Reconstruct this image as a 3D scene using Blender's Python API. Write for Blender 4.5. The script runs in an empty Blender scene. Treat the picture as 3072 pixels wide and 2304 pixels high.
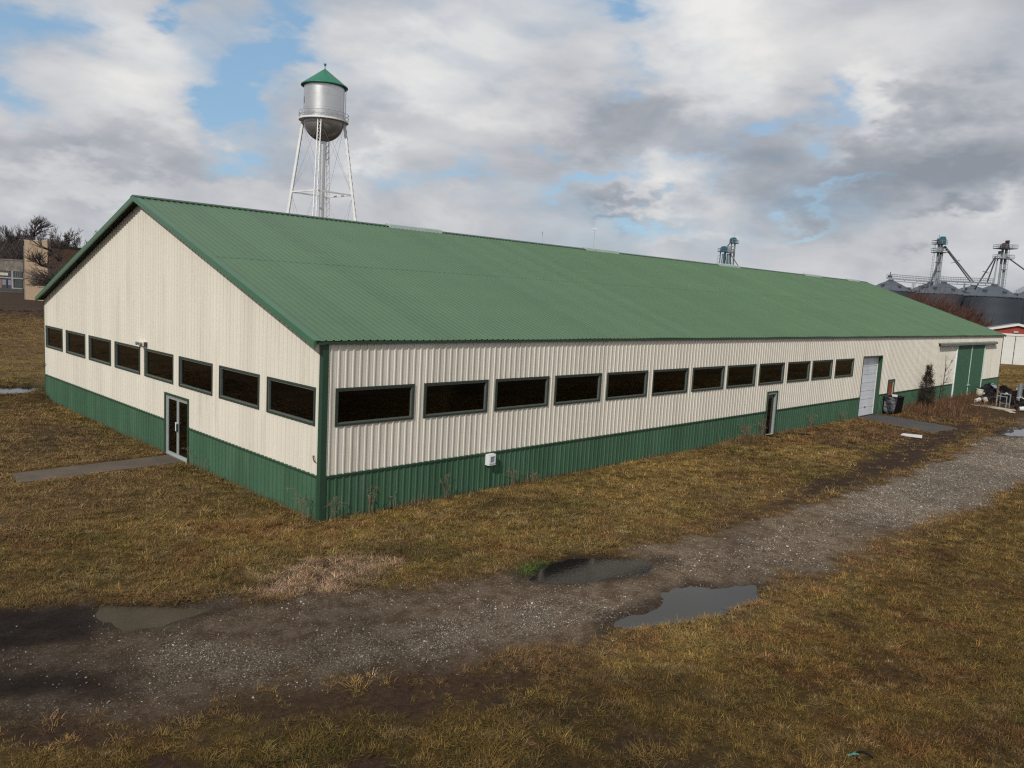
import bpy, math, random
import numpy as np
from mathutils import Vector, Matrix, noise as mnoise

SC = bpy.context.scene
COL = SC.collection
rad = math.radians
random.seed(7)

# ------------------------------------------------------------------ camera (surveyed from the barn's 80 x 220 ft frame)
FPX = 2371.68
CAM = np.array([-11.10788, -17.76114, 6.37999])
CR = np.array([0.70365462, -0.70851917, 0.05357949])
CU = np.array([0.04605973, 0.12073128, 0.99161608])
CF = np.array([0.70904773, 0.69528738, -0.11758732])
def ray(q): return CF + CR*(q[0]-1536)/FPX - CU*(q[1]-1152)/FPX
def at(q, dep): return CAM + ray(q)*dep                       # survey point at a distance
def on_plane(q, p0, n):
    d = ray(q); return CAM + d*(((np.array(p0)-CAM)@np.array(n))/(d@np.array(n)))
zz = lambda X, Y: (2640+X/5.1204, 680+Y/5.1204)
zb = lambda X, Y: (X/5.531, 620+Y/5.531)
z6b = lambda X, Y: (2080+X/11.06, 680+Y/11.06)
D = lambda X, Y: (X/.72005, Y/.72005)

# ------------------------------------------------------------------ mesh builder
class MB:
    def __init__(s): s.v = []; s.f = []
    def add(s, vs, fs):
        b = len(s.v); s.v += [tuple(map(float, v)) for v in vs]; s.f += [tuple(b+i for i in f) for f in fs]
    def quad(s, a, b, c, d): s.add([a, b, c, d], [(0, 1, 2, 3)])
    def hexa(s, p):                                            # 8 corners: bottom 4 then top 4
        s.add(p, [(3, 2, 1, 0), (4, 5, 6, 7), (0, 1, 5, 4), (1, 2, 6, 5), (2, 3, 7, 6), (3, 0, 4, 7)])
    def box(s, x0, x1, y0, y1, z0, z1):
        s.hexa([(x0, y0, z0), (x1, y0, z0), (x1, y1, z0), (x0, y1, z0), (x0, y0, z1), (x1, y0, z1), (x1, y1, z1), (x0, y1, z1)])
    def obox(s, c, ax, ay, az):                                # centre and three half axes
        c, ax, ay, az = map(np.array, (c, ax, ay, az))
        s.hexa([c-ax-ay-az, c+ax-ay-az, c+ax+ay-az, c-ax+ay-az, c-ax-ay+az, c+ax-ay+az, c+ax+ay+az, c-ax+ay+az])
    def bar(s, a, b, w, h=None, up=(0, 0, 1)):
        a, b = np.array(a, float), np.array(b, float); h = h or w
        d = b-a; L = np.linalg.norm(d); d /= L
        u = np.cross(d, up)
        if np.linalg.norm(u) < 1e-4: u = np.cross(d, (1, 0, 0))
        u /= np.linalg.norm(u); t = np.cross(u, d)
        s.obox((a+b)/2, d*L/2, u*w/2, t*h/2)
    def tube(s, pts, rs, n=6, caps=True):
        pts = [np.array(p, float) for p in pts]
        if not hasattr(rs, '__len__'): rs = [rs]*len(pts)
        ring = []; prev = None
        for i, p in enumerate(pts):
            d = pts[min(i+1, len(pts)-1)]-pts[max(i-1, 0)]; d = d/(np.linalg.norm(d)+1e-12)
            if prev is None:
                u = np.cross(d, (0, 0, 1)) if abs(d[2]) < .95 else np.cross(d, (1, 0, 0))
            else: u = prev-d*(prev@d)
            u = u/(np.linalg.norm(u)+1e-12); prev = u; w = np.cross(d, u)
            ring.append([p+rs[i]*(u*math.cos(2*math.pi*k/n)+w*math.sin(2*math.pi*k/n)) for k in range(n)])
        vs = [v for r in ring for v in r]; fs = []
        for i in range(len(pts)-1):
            for k in range(n):
                a = i*n+k; b = i*n+(k+1) % n; fs.append((a, b, b+n, a+n))
        if caps: fs += [tuple(range(n))[::-1], tuple((len(pts)-1)*n+k for k in range(n))]
        s.add(vs, fs)
    def lathe(s, prof, c=(0, 0, 0), n=32, caps=True):
        vs = []; fs = []; m = len(prof)
        for r, z in prof:
            for k in range(n):
                a = 2*math.pi*k/n; vs.append((c[0]+r*math.cos(a), c[1]+r*math.sin(a), c[2]+z))
        for i in range(m-1):
            for k in range(n):
                a = i*n+k; b = i*n+(k+1) % n; fs.append((a, b, b+n, a+n))
        if caps:
            fs += [tuple(range(n))[::-1], tuple((m-1)*n+k for k in range(n))]
        s.add(vs, fs)
    def ring(s, P, u0, u1, z0, z1, t, o0, o1):                 # one connected rectangular frame
        vs = []
        for o in (o0, o1):
            for a, b in ((u0, z0), (u1, z0), (u1, z1), (u0, z1)): vs.append(P(a, o, b))
            for a, b in ((u0+t, z0+t), (u1-t, z0+t), (u1-t, z1-t), (u0+t, z1-t)): vs.append(P(a, o, b))
        fs = []
        for k in range(4):
            l = (k+1) % 4
            fs += [(k, 4+k, 4+l, l), (8+k, 8+l, 12+l, 12+k), (k, l, 8+l, 8+k), (4+k, 12+k, 12+l, 4+l)]
        s.add(vs, fs)
    def build(s, name, mat, parent=None, smooth=False, recalc=True):
        me = bpy.data.meshes.new(name); me.from_pydata(s.v, [], s.f)
        me.materials.append(mat)
        if recalc:
            import bmesh
            bm = bmesh.new(); bm.from_mesh(me); bmesh.ops.recalc_face_normals(bm, faces=bm.faces); bm.to_mesh(me); bm.free()
        if smooth: me.polygons.foreach_set('use_smooth', [True]*len(me.polygons))
        me.update()
        o = bpy.data.objects.new(name, me); COL.objects.link(o)
        if parent is not None:
            o.parent = parent
            if 'org' in parent: o.matrix_parent_inverse = Matrix.Translation(-Vector(parent['org']))
        return o
def smooth_by_angle(o, ang=40):
    me = o.data; me.polygons.foreach_set('use_smooth', [True]*len(me.polygons))
    if hasattr(me, 'set_sharp_from_angle'): me.set_sharp_from_angle(angle=rad(ang))
def thing(name, label, cat, loc=(0, 0, 0), group=None):
    o = bpy.data.objects.new(name, None); COL.objects.link(o); o.location = Vector([float(c) for c in loc])
    o.empty_display_size = .3; o['org'] = [float(c) for c in loc]
    o['label'] = label; o['category'] = cat
    if group: o['group'] = group
    return o
def tag(o, label, cat, group=None):
    o['label'] = label; o['category'] = cat
    if group: o['group'] = group
    return o
def kind(o, k, label=None):
    o['kind'] = k
    if label: o['label'] = label
    return o
def copy_thing(root, loc, rz=0, sc=1, label=None):             # root is a thing whose parts are built around its own origin
    r = root.copy(); COL.objects.link(r); r.location = Vector([float(c) for c in loc]); r.rotation_euler = (0, 0, rz); r.scale = (sc, sc, sc)
    if label: r['label'] = label
    for ch in root.children:
        c = ch.copy(); COL.objects.link(c); c.parent = r
        for g in ch.children:
            d = g.copy(); COL.objects.link(d); d.parent = c
    return r

# ------------------------------------------------------------------ numpy noise
def _h(ix, iy, seed):
    n = (ix*374761393+iy*668265263+seed*974711) & 0xffffffff
    n = ((n ^ (n >> 13))*1274126177) & 0xffffffff
    return ((n ^ (n >> 16)) & 0xffff)/65535.0
def vnoise(x, y, seed=0):
    x = np.asarray(x, float); y = np.asarray(y, float)
    ix = np.floor(x).astype(np.int64); iy = np.floor(y).astype(np.int64); fx = x-ix; fy = y-iy
    fx = fx*fx*(3-2*fx); fy = fy*fy*(3-2*fy)
    a = _h(ix, iy, seed); b = _h(ix+1, iy, seed); c = _h(ix, iy+1, seed); d = _h(ix+1, iy+1, seed)
    return (a*(1-fx)+b*fx)*(1-fy)+(c*(1-fx)+d*fx)*fy
def fbm(x, y, s, seed=0, oct=4):
    v = 0; a = .5; t = 0
    x = np.asarray(x, float)/s; y = np.asarray(y, float)/s
    for i in range(oct):
        v = v+a*vnoise(x+17.3*i, y-9.1*i, seed+i*13); t += a; a *= .5; x = x*2.03; y = y*2.03
    return v/t
def sstep(a, b, x): t = np.clip((x-a)/(b-a), 0, 1); return t*t*(3-2*t)
def sd_poly(x, y, poly):                                       # signed distance, positive inside
    x = np.asarray(x, float); y = np.asarray(y, float)
    d = np.full(x.shape, 1e9); ins = np.zeros(x.shape, bool)
    n = len(poly)
    for i in range(n):
        ax, ay = poly[i]; bx, by = poly[(i+1) % n]
        ex, ey = bx-ax, by-ay
        t = np.clip(((x-ax)*ex+(y-ay)*ey)/(ex*ex+ey*ey+1e-9), 0, 1)
        d = np.minimum(d, np.hypot(x-ax-t*ex, y-ay-t*ey))
        c = ((ay > y) != (by > y)) & (x < (bx-ax)*(y-ay)/(by-ay+1e-12)+ax)
        ins ^= c
    return np.where(ins, d, -d)

# ------------------------------------------------------------------ materials
class NT:
    def __init__(s, tree): s.t = tree; s.t.nodes.clear()
    def n(s, typ, **kw):
        nd = s.t.nodes.new(typ)
        for k, v in kw.items(): setattr(nd, k, v)
        return nd
    def set(s, sock, v):
        if hasattr(v, 'is_output'): s.t.links.new(v, sock)
        elif v is not None: sock.default_value = v
    def math(s, op, a, b=None, c=None, clamp=False):
        nd = s.n('ShaderNodeMath', operation=op, use_clamp=clamp)
        for i, v in enumerate((a, b, c)):
            if v is not None: s.set(nd.inputs[i], v)
        return nd.outputs[0]
    def vmath(s, op, a, b=None, out=0, scale=None):
        nd = s.n('ShaderNodeVectorMath', operation=op); s.set(nd.inputs[0], a)
        if b is not None: s.set(nd.inputs[1], b)
        if scale is not None: s.set(nd.inputs['Scale'], scale)
        return nd.outputs[out]
    def noise(s, vec, scale, detail=4, rough=.55, dist=0, color=False):
        nd = s.n('ShaderNodeTexNoise'); s.set(nd.inputs['Vector'], vec); s.set(nd.inputs['Scale'], scale)
        nd.inputs['Detail'].default_value = detail; nd.inputs['Roughness'].default_value = rough; nd.inputs['Distortion'].default_value = dist
        return nd.outputs['Color' if color else 'Fac']
    def ramp(s, x, a, b, lo=0., hi=1., smooth=True):
        nd = s.n('ShaderNodeMapRange', interpolation_type='SMOOTHSTEP' if smooth else 'LINEAR'); s.set(nd.inputs[0], x)
        for i, v in zip((1, 2, 3, 4), (a, b, lo, hi)): nd.inputs[i].default_value = v
        return nd.outputs[0]
    def mix(s, f, a, b, typ='MIX'):
        nd = s.n('ShaderNodeMix', data_type='RGBA', blend_type=typ); s.set(nd.inputs[0], f)
        for i, v in ((6, a), (7, b)): s.set(nd.inputs[i], (*v, 1) if isinstance(v, tuple) and len(v) == 3 else v)
        return nd.outputs[2]
    def scale(s, vec, xyz):
        nd = s.n('ShaderNodeMapping'); s.set(nd.inputs['Vector'], vec); nd.inputs['Scale'].default_value = xyz
        return nd.outputs[0]
def newmat(name):
    m = bpy.data.materials.new(name); m.use_nodes = True; N = NT(m.node_tree)
    out = N.n('ShaderNodeOutputMaterial'); return m, N, out
def mat(name, col, rough=.6, metal=0., var=.12, vscale=1.5, stretch=(1, 1, 1), dirt=None, dirt_amt=0., dscale=.6, bump=0., bscale=40, fine=.06, spec=.5, panel=None, pamt=.05, splash=False, wave=0.):
    m, N, out = newmat(name)
    pos = N.n('ShaderNodeNewGeometry').outputs['Position']
    nz = N.noise(N.scale(pos, stretch), vscale, 5)
    k = N.ramp(nz, .25, .75, 1-var, 1+var, smooth=False)
    fz = N.noise(pos, vscale*18, 3)
    k = N.math('MULTIPLY', k, N.ramp(fz, .25, .75, 1-fine, 1+fine, smooth=False))
    if panel:
        wn = N.n('ShaderNodeTexWhiteNoise', noise_dimensions='1D'); N.set(wn.inputs['W'], N.math('FLOOR', N.math('DIVIDE', N.vmath('DOT_PRODUCT', pos, panel, 1), .9144)))
        k = N.math('MULTIPLY', k, N.ramp(wn.outputs[0], 0, 1, 1-pamt, 1+pamt, smooth=False))
    c = N.vmath('SCALE', tuple(col[:3]), scale=k)
    if dirt:
        f = N.math('MULTIPLY', N.ramp(N.noise(N.scale(pos, stretch), dscale, 6, .65), .5, .75), dirt_amt)
        c = N.mix(f, c, dirt)
    if splash:                                                  # mud spatter flung up from the ground
        zsp = N.n('ShaderNodeSeparateXYZ'); N.set(zsp.inputs[0], pos)
        f = N.ramp(N.math('SUBTRACT', N.math('MULTIPLY_ADD', N.noise(pos, 2.5, 6, .7), 1.1, N.math('MULTIPLY', N.noise(pos, 26, 2, .6), .35)), N.math('MULTIPLY', zsp.outputs[2], 1.9)), .42, .75)
        c = N.mix(N.math('MULTIPLY', f, .6), c, (.085, .062, .042))
    p = N.n('ShaderNodeBsdfPrincipled'); N.set(p.inputs['Base Color'], c)
    p.inputs['Roughness'].default_value = rough; p.inputs['Metallic'].default_value = metal
    p.inputs['Specular IOR Level'].default_value = spec
    if bump:
        b = N.n('ShaderNodeBump'); b.inputs['Strength'].default_value = bump; b.inputs['Distance'].default_value = .02
        N.set(b.inputs['Height'], N.noise(pos, bscale, 4)); N.set(p.inputs['Normal'], b.outputs[0])
    if wave:
        b = N.n('ShaderNodeBump'); b.inputs['Strength'].default_value = wave; b.inputs['Distance'].default_value = .05
        N.set(b.inputs['Height'], N.noise(N.scale(pos, stretch), 1.6, 3)); N.set(p.inputs['Normal'], b.outputs[0])
    N.t.links.new(p.outputs[0], out.inputs[0])
    return m
M = {}
M['cream'] = mat('cream_steel', (.680, .648, .570), .5, var=.05, vscale=.5, stretch=(2, 2, .25), dirt=(.48, .44, .36), dirt_amt=.45, dscale=.8, fine=.015, panel=(1, 1, 0), pamt=.035, wave=.12)
M['green'] = mat('green_steel', (.056, .122, .074), .5, spec=.2, panel=(1, 1, 0), pamt=.09, splash=True, var=.14, vscale=.6, stretch=(2, 2, .4), dirt=(.105, .165, .12), dirt_amt=.5, fine=.05)
M['roof'] = mat('roof_green_steel', (.062, .130, .063), .38, panel=(1, 0, 0), pamt=.06, wave=.10, var=.07, vscale=.22, stretch=(.5, 2.5, 1), dirt=(.085, .15, .06), dirt_amt=.45, dscale=.35, fine=.03)
M['trim'] = mat('dark_green_trim', (.022, .06, .036), .4, var=.1)
M['rake'] = mat('rake_green_trim', (.05, .135, .075), .4, var=.08)
M['soffit'] = mat('soffit_steel', (.03, .075, .045), .5, var=.1)
M['alu'] = mat('grey_green_sash', (.105, .12, .105), .45, var=.12, vscale=4)
M['outer'] = mat('window_trim_green', (.028, .046, .034), .45, var=.15, vscale=3)
M['wood_in'] = mat('tan_jamb', (.16, .12, .075), .8, var=.2)
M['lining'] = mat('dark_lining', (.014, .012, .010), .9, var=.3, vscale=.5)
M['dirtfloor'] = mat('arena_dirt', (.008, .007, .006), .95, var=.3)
M['white'] = mat('white_paint', (.72, .74, .76), .5, var=.05)
M['doorwhite'] = mat('overhead_door_paint', (.72, .75, .80), .5, var=.08, vscale=1.2, dirt=(.28, .30, .32), dirt_amt=.55, dscale=1.1)
M['aluminium'] = mat('brushed_aluminium', (.52, .56, .56), .4, metal=.5, var=.1)
M['mint'] = mat('mint_trim', (.50, .66, .58), .5, var=.08)
M['slidegreen'] = mat('sliding_door_green', (.03, .095, .055), .5, var=.12)
M['railgrey'] = mat('track_cover', (.14, .17, .14), .45, var=.15)
M['rustdoor'] = mat('rust_red_door', (.22, .05, .025), .7, var=.3, vscale=2, dirt=(.30, .14, .05), dirt_amt=.7, dscale=2)
M['silver'] = mat('silver_tank_paint', (.60, .61, .62), .36, metal=.85, var=.10, vscale=.25, stretch=(1, 1, .6), dirt=(.38, .38, .38), dirt_amt=.35, dscale=.4, fine=.03)
M['bowl'] = mat('shaded_bowl_silver', (.33, .33, .33), .42, metal=.75, var=.2, vscale=.3, dirt=(.2, .2, .2), dirt_amt=.5, dscale=.5)  # tank paint darkened to carry the shade under the bowl
M['silverlight'] = mat('silver_leg_paint', (.74, .75, .76), .5, metal=.1, var=.1, vscale=.4)
M['silverdark'] = mat('silver_rod_paint', (.30, .31, .32), .5, metal=.3, var=.1)
M['tankgreen'] = mat('tank_roof_green', (.012, .155, .09), .5, var=.08)
M['galv'] = mat('galvanised_bin_wall', (.036, .047, .062), .6, metal=.12, var=.18, vscale=.12, stretch=(1, 1, 4), dirt=(.022, .025, .03), dirt_amt=.6, dscale=.1)  # dark tone carries the cloud shade lying over the bins
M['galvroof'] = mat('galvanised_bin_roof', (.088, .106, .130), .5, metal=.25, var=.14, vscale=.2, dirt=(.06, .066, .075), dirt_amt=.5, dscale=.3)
M['steel'] = mat('grey_steel', (.22, .24, .26), .5, metal=.4, var=.2)
M['darksteel'] = mat('dark_steel', (.06, .065, .075), .6, metal=.2, var=.2)
M['palesteel'] = mat('pale_steel', (.27, .31, .34), .5, metal=.3, var=.15)
M['mast'] = mat('pale_mast_paint', (.42, .44, .47), .5, var=.1)
M['teal'] = mat('teal_machine_paint', (.022, .10, .145), .5, var=.2, vscale=.8)
M['rusty'] = mat('rusty_hood', (.03, .014, .012), .8, var=.3, vscale=.8)
M['tanbrick'] = mat('tan_rendered_brick', (.33, .245, .165), .9, var=.10, vscale=.3, dirt=(.27, .19, .125), dirt_amt=.5)
M['brownbrick'] = mat('brown_brick', (.20, .12, .08), .9, var=.2)
M['stone'] = mat('grey_rough_stone', (.14, .128, .11), .95, var=.45, vscale=.9, dirt=(.07, .064, .055), dirt_amt=.8, dscale=1.0)
M['whitewood'] = mat('shaded_white_wood', (.24, .24, .245), .8, var=.25, vscale=2)  # white wood toned down to put the storefront's shade into its colour
M['bluedoor'] = mat('dark_blue_paint', (.035, .035, .06), .6, var=.2)
M['darkroof'] = mat('dark_flat_roof', (.05, .045, .045), .9, var=.2)
M['red'] = mat('red_steel', (.28, .035, .025), .55, var=.15, vscale=.8, stretch=(2, 2, .5))
M['shedwhite'] = mat('white_steel', (.62, .62, .60), .5, var=.05, vscale=.6)
M['concrete'] = mat('weathered_concrete', (.088, .070, .052), .9, var=.25, vscale=1.3, dirt=(.07, .055, .04), dirt_amt=.7, dscale=1.1, bump=.3, bscale=30)
M['pad'] = mat('dark_concrete', (.055, .051, .047), .85, var=.2, vscale=1., dirt=(.045, .037, .03), dirt_amt=.7, dscale=.7, bump=.2)
M['bark'] = mat('dark_bark', (.05, .040, .036), .95, var=.25)
M['twig'] = mat('grey_brown_twigs', (.060, .046, .044), .95, var=.25)
M['twigred'] = mat('red_brown_twigs', (.085, .038, .026), .95, var=.35)
M['dead'] = mat('dead_needles', (.046, .028, .018), .95, var=.5, vscale=2)
M['weed'] = mat('dry_weed', (.17, .12, .075), .9, var=.3)
M['black'] = mat('black_plastic', (.007, .007, .009), .6, var=.3, spec=.15)
M['blackmat'] = mat('black_rubber', (.007, .006, .006), .9, var=.3, spec=.08)
M['bucket'] = mat('cream_plastic', (.62, .60, .48), .5, var=.1)
M['plasticwhite'] = mat('white_plastic', (.60, .59, .58), .5, var=.08)
M['blue'] = mat('blue_plastic', (.03, .13, .33), .5, var=.1)
M['plank'] = mat('bleached_board', (.42, .39, .32), .85, var=.2, vscale=2)
M['brownwood'] = mat('brown_wood', (.14, .09, .06), .9, var=.25)
M['skylight'] = mat('clear_ridge_panel', (.36, .43, .41), .35, var=.1)
M['teallight'] = mat('teal_plastic', (.05, .24, .20), .5, var=.1)
def sheet_mat():
    m, N, out = newmat('torn_grey_sheet')
    pos = N.n('ShaderNodeNewGeometry').outputs['Position']
    f = N.ramp(N.noise(N.scale(pos, (3, 3, 5)), 1.4, 5, .6, .6), .48, .60)
    zf = N.ramp(N.n('ShaderNodeSeparateXYZ').outputs[2], 0, 1)
    c = N.mix(f, (.012, .013, .017), (.07, .07, .08))
    p = N.n('ShaderNodeBsdfPrincipled'); N.set(p.inputs['Base Color'], c); p.inputs['Roughness'].default_value = .5
    N.t.links.new(p.outputs[0], out.inputs[0]); return m
M['sheet'] = sheet_mat()
def glass_mat(name, tint, dark=None):
    m, N, out = newmat(name)
    fr = N.n('ShaderNodeFresnel'); fr.inputs[0].default_value = 1.5
    tr = N.n('ShaderNodeBsdfTransparent'); tr.inputs[0].default_value = (*tint, 1)
    gl = N.n('ShaderNodeBsdfGlossy'); gl.inputs['Roughness'].default_value = .03; gl.inputs['Color'].default_value = (.9, .9, .9, 1)
    mx = N.n('ShaderNodeMixShader'); N.set(mx.inputs[0], fr.outputs[0]); N.t.links.new(tr.outputs[0], mx.inputs[1]); N.t.links.new(gl.outputs[0], mx.inputs[2])
    N.t.links.new(mx.outputs[0], out.inputs[0]); return m
M['glass'] = glass_mat('window_glass', (.33, .335, .32))
M['storeglass'] = mat('dim_shop_glass', (.05, .06, .06), .15, var=.3)
def water_mat():
    m, N, out = newmat('puddle_water')
    pos = N.n('ShaderNodeNewGeometry').outputs['Position']
    p = N.n('ShaderNodeBsdfPrincipled'); p.inputs['Base Color'].default_value = (.008, .007, .006, 1)
    p.inputs['Roughness'].default_value = .05; p.inputs['IOR'].default_value = 1.33
    b = N.n('ShaderNodeBump'); b.inputs['Strength'].default_value = .10; b.inputs['Distance'].default_value = .01
    N.set(b.inputs['Height'], N.noise(pos, 13, 3)); N.set(p.inputs['Normal'], b.outputs[0])
    N.t.links.new(p.outputs[0], out.inputs[0]); return m
M['water'] = water_mat()
M['reflect_tint'] = mat('reflection_tinted_puddle', (.048, .038, .022), .32, var=.25, vscale=1.6, fine=.10, spec=.10)  # flat colour stands in for the lit gable mirrored in the puddle
def inst_mat(name, var=.2, rough=.85, fscale=45, trans=0.):
    m, N, out = newmat(name); bv = N.n('ShaderNodeAttribute', attribute_name='bv').outputs['Fac'] if 'grass' in name else 1.0
    a = N.n('ShaderNodeAttribute', attribute_type='INSTANCER', attribute_name='tcol')
    pos = N.n('ShaderNodeNewGeometry').outputs['Position']
    k = N.ramp(N.noise(pos, fscale, 2), .3, .7, 1-var, 1+var, smooth=False)
    c = N.vmath('SCALE', a.outputs['Color'], scale=N.math('MULTIPLY', k, bv))
    p = N.n('ShaderNodeBsdfPrincipled'); N.set(p.inputs['Base Color'], c); p.inputs['Roughness'].default_value = rough
    p.inputs['Specular IOR Level'].default_value = .25
    N.t.links.new(p.outputs[0], out.inputs[0]); return m
M['grass'] = inst_mat('grass_blades')
M['stones'] = inst_mat('gravel_stones', .2, .8, 20)
def ground_mat():
    m, N, out = newmat('ground_soil')
    pos = N.n('ShaderNodeNewGeometry').outputs['Position']
    gc = N.n('ShaderNodeAttribute', attribute_name='gcol').outputs['Color']
    mk = N.n('ShaderNodeAttribute', attribute_name='mask'); sep = N.n('ShaderNodeSeparateColor'); N.set(sep.inputs[0], mk.outputs['Color'])
    road, mud, wet = sep.outputs[0], sep.outputs[1], sep.outputs[2]
    bright = mk.outputs['Alpha']
    n1 = N.noise(pos, 9, 6, .7); n2 = N.noise(pos, 2.2, 5, .6); n3 = N.noise(pos, 42, 4, .75); nf = N.noise(N.scale(pos, (.35, .8, 1)), .5, 5, .6)
    k = N.math('MULTIPLY', N.ramp(n1, .25, .75, .55, 1.45, smooth=False), N.ramp(n3, .25, .75, .5, 1.5, smooth=False))
    k = N.math('MULTIPLY', k, N.ramp(nf, .3, .7, .75, 1.25, smooth=False))
    grass = N.vmath('SCALE', gc, scale=k)
    # gravel: pebbles of mixed greys bedded in brown fines
    vo = N.n('ShaderNodeTexVoronoi'); N.set(vo.inputs['Vector'], pos); vo.inputs['Scale'].default_value = 34
    wn = N.n('ShaderNodeSeparateColor'); N.set(wn.inputs[0], vo.outputs['Color'])
    fines = N.mix(N.ramp(n2, .35, .65), (.098, .066, .040), (.160, .118, .080))
    fines = N.vmath('SCALE', fines, scale=N.math('MULTIPLY', N.ramp(n1, .25, .75, .6, 1.4, smooth=False), N.ramp(n3, .28, .72, .35, 1.65, smooth=False)))
    peb = N.vmath('SCALE', (.33, .29, .235), scale=N.ramp(wn.outputs[1], 0, 1, .35, 1.15, smooth=False))
    th = N.math('SUBTRACT', .92, N.math('MULTIPLY', bright, .80))
    pf = N.math('MULTIPLY', N.ramp(N.math('SUBTRACT', N.math('ADD', wn.outputs[0], N.math('MULTIPLY', N.math('SUBTRACT', n2, .5), .5)), th), -.03, .03), N.ramp(vo.outputs['Distance'], .5, .35))
    gravel = N.mix(pf, fines, peb)
    c = N.mix(road, grass, gravel)
    mudc = N.vmath('SCALE', (.034, .020, .013), scale=N.math('MULTIPLY', N.ramp(n1, .25, .75, .4, 1.7, smooth=False), N.ramp(n3, .3, .7, .5, 1.6, smooth=False)))
    c = N.mix(mud, c, mudc)
    c = N.vmath('SCALE', c, scale=N.math('SUBTRACT', 1., N.math('MULTIPLY', wet, .68)))
    p = N.n('ShaderNodeBsdfPrincipled'); N.set(p.inputs['Base Color'], c)
    N.set(p.inputs['Roughness'], N.math('SUBTRACT', .92, N.math('MULTIPLY', wet, N.ramp(n2, .35, .65, .10, .35))))
    p.inputs['Specular IOR Level'].default_value = .12
    b = N.n('ShaderNodeBump'); b.inputs['Strength'].default_value = .7; b.inputs['Distance'].default_value = .05
    N.set(b.inputs['Height'], N.math('ADD', n1, N.math('MULTIPLY', n3, .4))); N.set(p.inputs['Normal'], b.outputs[0])
    N.t.links.new(p.outputs[0], out.inputs[0]); return m
M['ground'] = ground_mat()

# ------------------------------------------------------------------ ground layout (metres; barn corner at the origin, long wall along +x)
ROAD = [(-14, 6.4), (-7.55, -1.19), (-5.93, -2.17), (-3.57, -4.1), (-.82, -5.17), (1.67, -6.0), (4.11, -6.26), (7.6, -6.73), (12.5, -7.05), (18.7, -7.5), (28, -7.3), (38.5, -6.6), (60, -5.4), (120, -4),
        (120, -12.4), (60, -11.9), (20, -11.0), (13.1, -10.45), (7.7, -10.2), (4.77, -9.95), (2.33, -9.46), (-.22, -9.15), (-2.4, -8.42), (-4.45, -7.36), (-7, -6.51), (-8.52, -5.6), (-12, -3.2), (-22, 6.4)]
PUD = {'A': [(-6.1, -2.1), (-5.3, -2.75), (-4.3, -3.75), (-5.0, -3.75), (-5.6, -3.95), (-6.15, -3.6), (-6.5, -2.7)],
       'C': [(1.44, -6.2), (2.2, -5.8), (3.37, -5.75), (4.31, -6.4), (5.0, -7.41), (4.1, -7.7), (2.7, -7.35), (1.73, -6.8)],
       'D': [(.44, -9.06), (1.33, -8.75), (2.51, -8.9), (3.25, -8.5), (4.28, -8.6), (4.6, -9.1), (5.6, -9.69), (4.9, -10.1), (3.29, -10.1), (2.04, -9.7)],
       'E': [(38.2, -6.48), (41.9, -6.32), (46.5, -8.0), (47, -9.4), (39.8, -9.3), (37.4, -7.55)],
       'F': [(-5, 26.6), (-.7, 26.97), (.38, 25.8), (-.71, 24.49), (-5, 24.4)]}
PZ = {'A': -.035, 'C': -.035, 'D': -.035, 'E': -.035, 'F': .315}
WET_REFL = [[(-9.8, .0), (-7.58, -1.31), (-6.3, -2.1), (-6.35, -2.9), (-6.75, -3.75), (-8.2, -3.2), (-10.5, -1.8)], [(-9.5, -3.2), (-8.18, -4.1), (-7.0, -4.95), (-7.0, -5.7), (-8.39, -4.94), (-9.8, -4.2)]]  # first area: the puddle's dark sky reflection painted as dark wet ground
MUDS = [([(-8.43, -5.15), (-6.93, -6.32), (-4.52, -7.49), (-1.35, -9.05), (-1.53, -9.54), (-2.45, -9.58), (-4.07, -9.28), (-7.09, -7.0), (-8.63, -6.3)], .8, .6),
        ([(9.99, -7.0), (15.68, -7.1), (25.19, -7.1), (36.71, -6.0), (43.26, -4.2), (28.7, -4.7), (17.03, -5.9), (10.93, -6.4)], 1., .7),
        ([(-3.18, 18.5), (-.2, 17.5), (-.5, 13.9), (-.36, 12.2), (-2.55, 11.97), (-4.56, 12.3)], .5, 1.2),
        ([(-3.01, -9.11), (-2.46, -9.38), (-2.63, -9.97), (-3.55, -9.71)], .8, .3),
        ([(42, -1), (52, -1.6), (60, -5), (44, -5.5), (36.5, -5.2), (38, -3.4)], .5, 1.2),
        ([(19, -5.2), (34, -4.2), (34, -2.2), (27, -2.4)], .40, 1.5)]
G1 = [(-6.6, -4.6), (-5.42, -4.76), (-4.36, -5.73), (-1.85, -6.46), (.6, -7.21), (2.37, -8.17), (1.02, -8.71), (-.95, -8.08), (-2.8, -7.66), (-4.61, -6.93), (-6.38, -5.9)]
G2 = [(13.9, -8.2), (25.63, -7.7), (44, -7.4), (44, -11), (20.44, -11.5), (15.39, -10.6), (13.18, -9.43)]
G3 = [(4, -7.6), (12, -8.0), (14, -9.6), (9, -10), (5, -9.4)]
TAN = [(-3.5, -3.4), (-2.18, -2.59), (-.78, -2.8), (-.4, -3.7), (-1.2, -4.2), (-2.55, -4.4)]
GRN = [(1.5, -5.9), (2.1, -5.55), (2.7, -5.8), (2.32, -6.2), (1.8, -6.25)]
RUST = [(24, -.3), (33, -.2), (62, -.2), (62, -5.2), (43.6, -6.5), (29, -4.6)]
PAD = [(36.12, 0), (39.3, 0), (39.1, -1.54), (38.75, -3.33), (37.88, -4.94), (34.83, -4.49), (35.02, -2.88), (35.95, -1.3)]
WALK = [(-4.88, 9.49), (-.05, 9.72), (-.05, 8.42), (-5.01, 8.19)]
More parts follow.
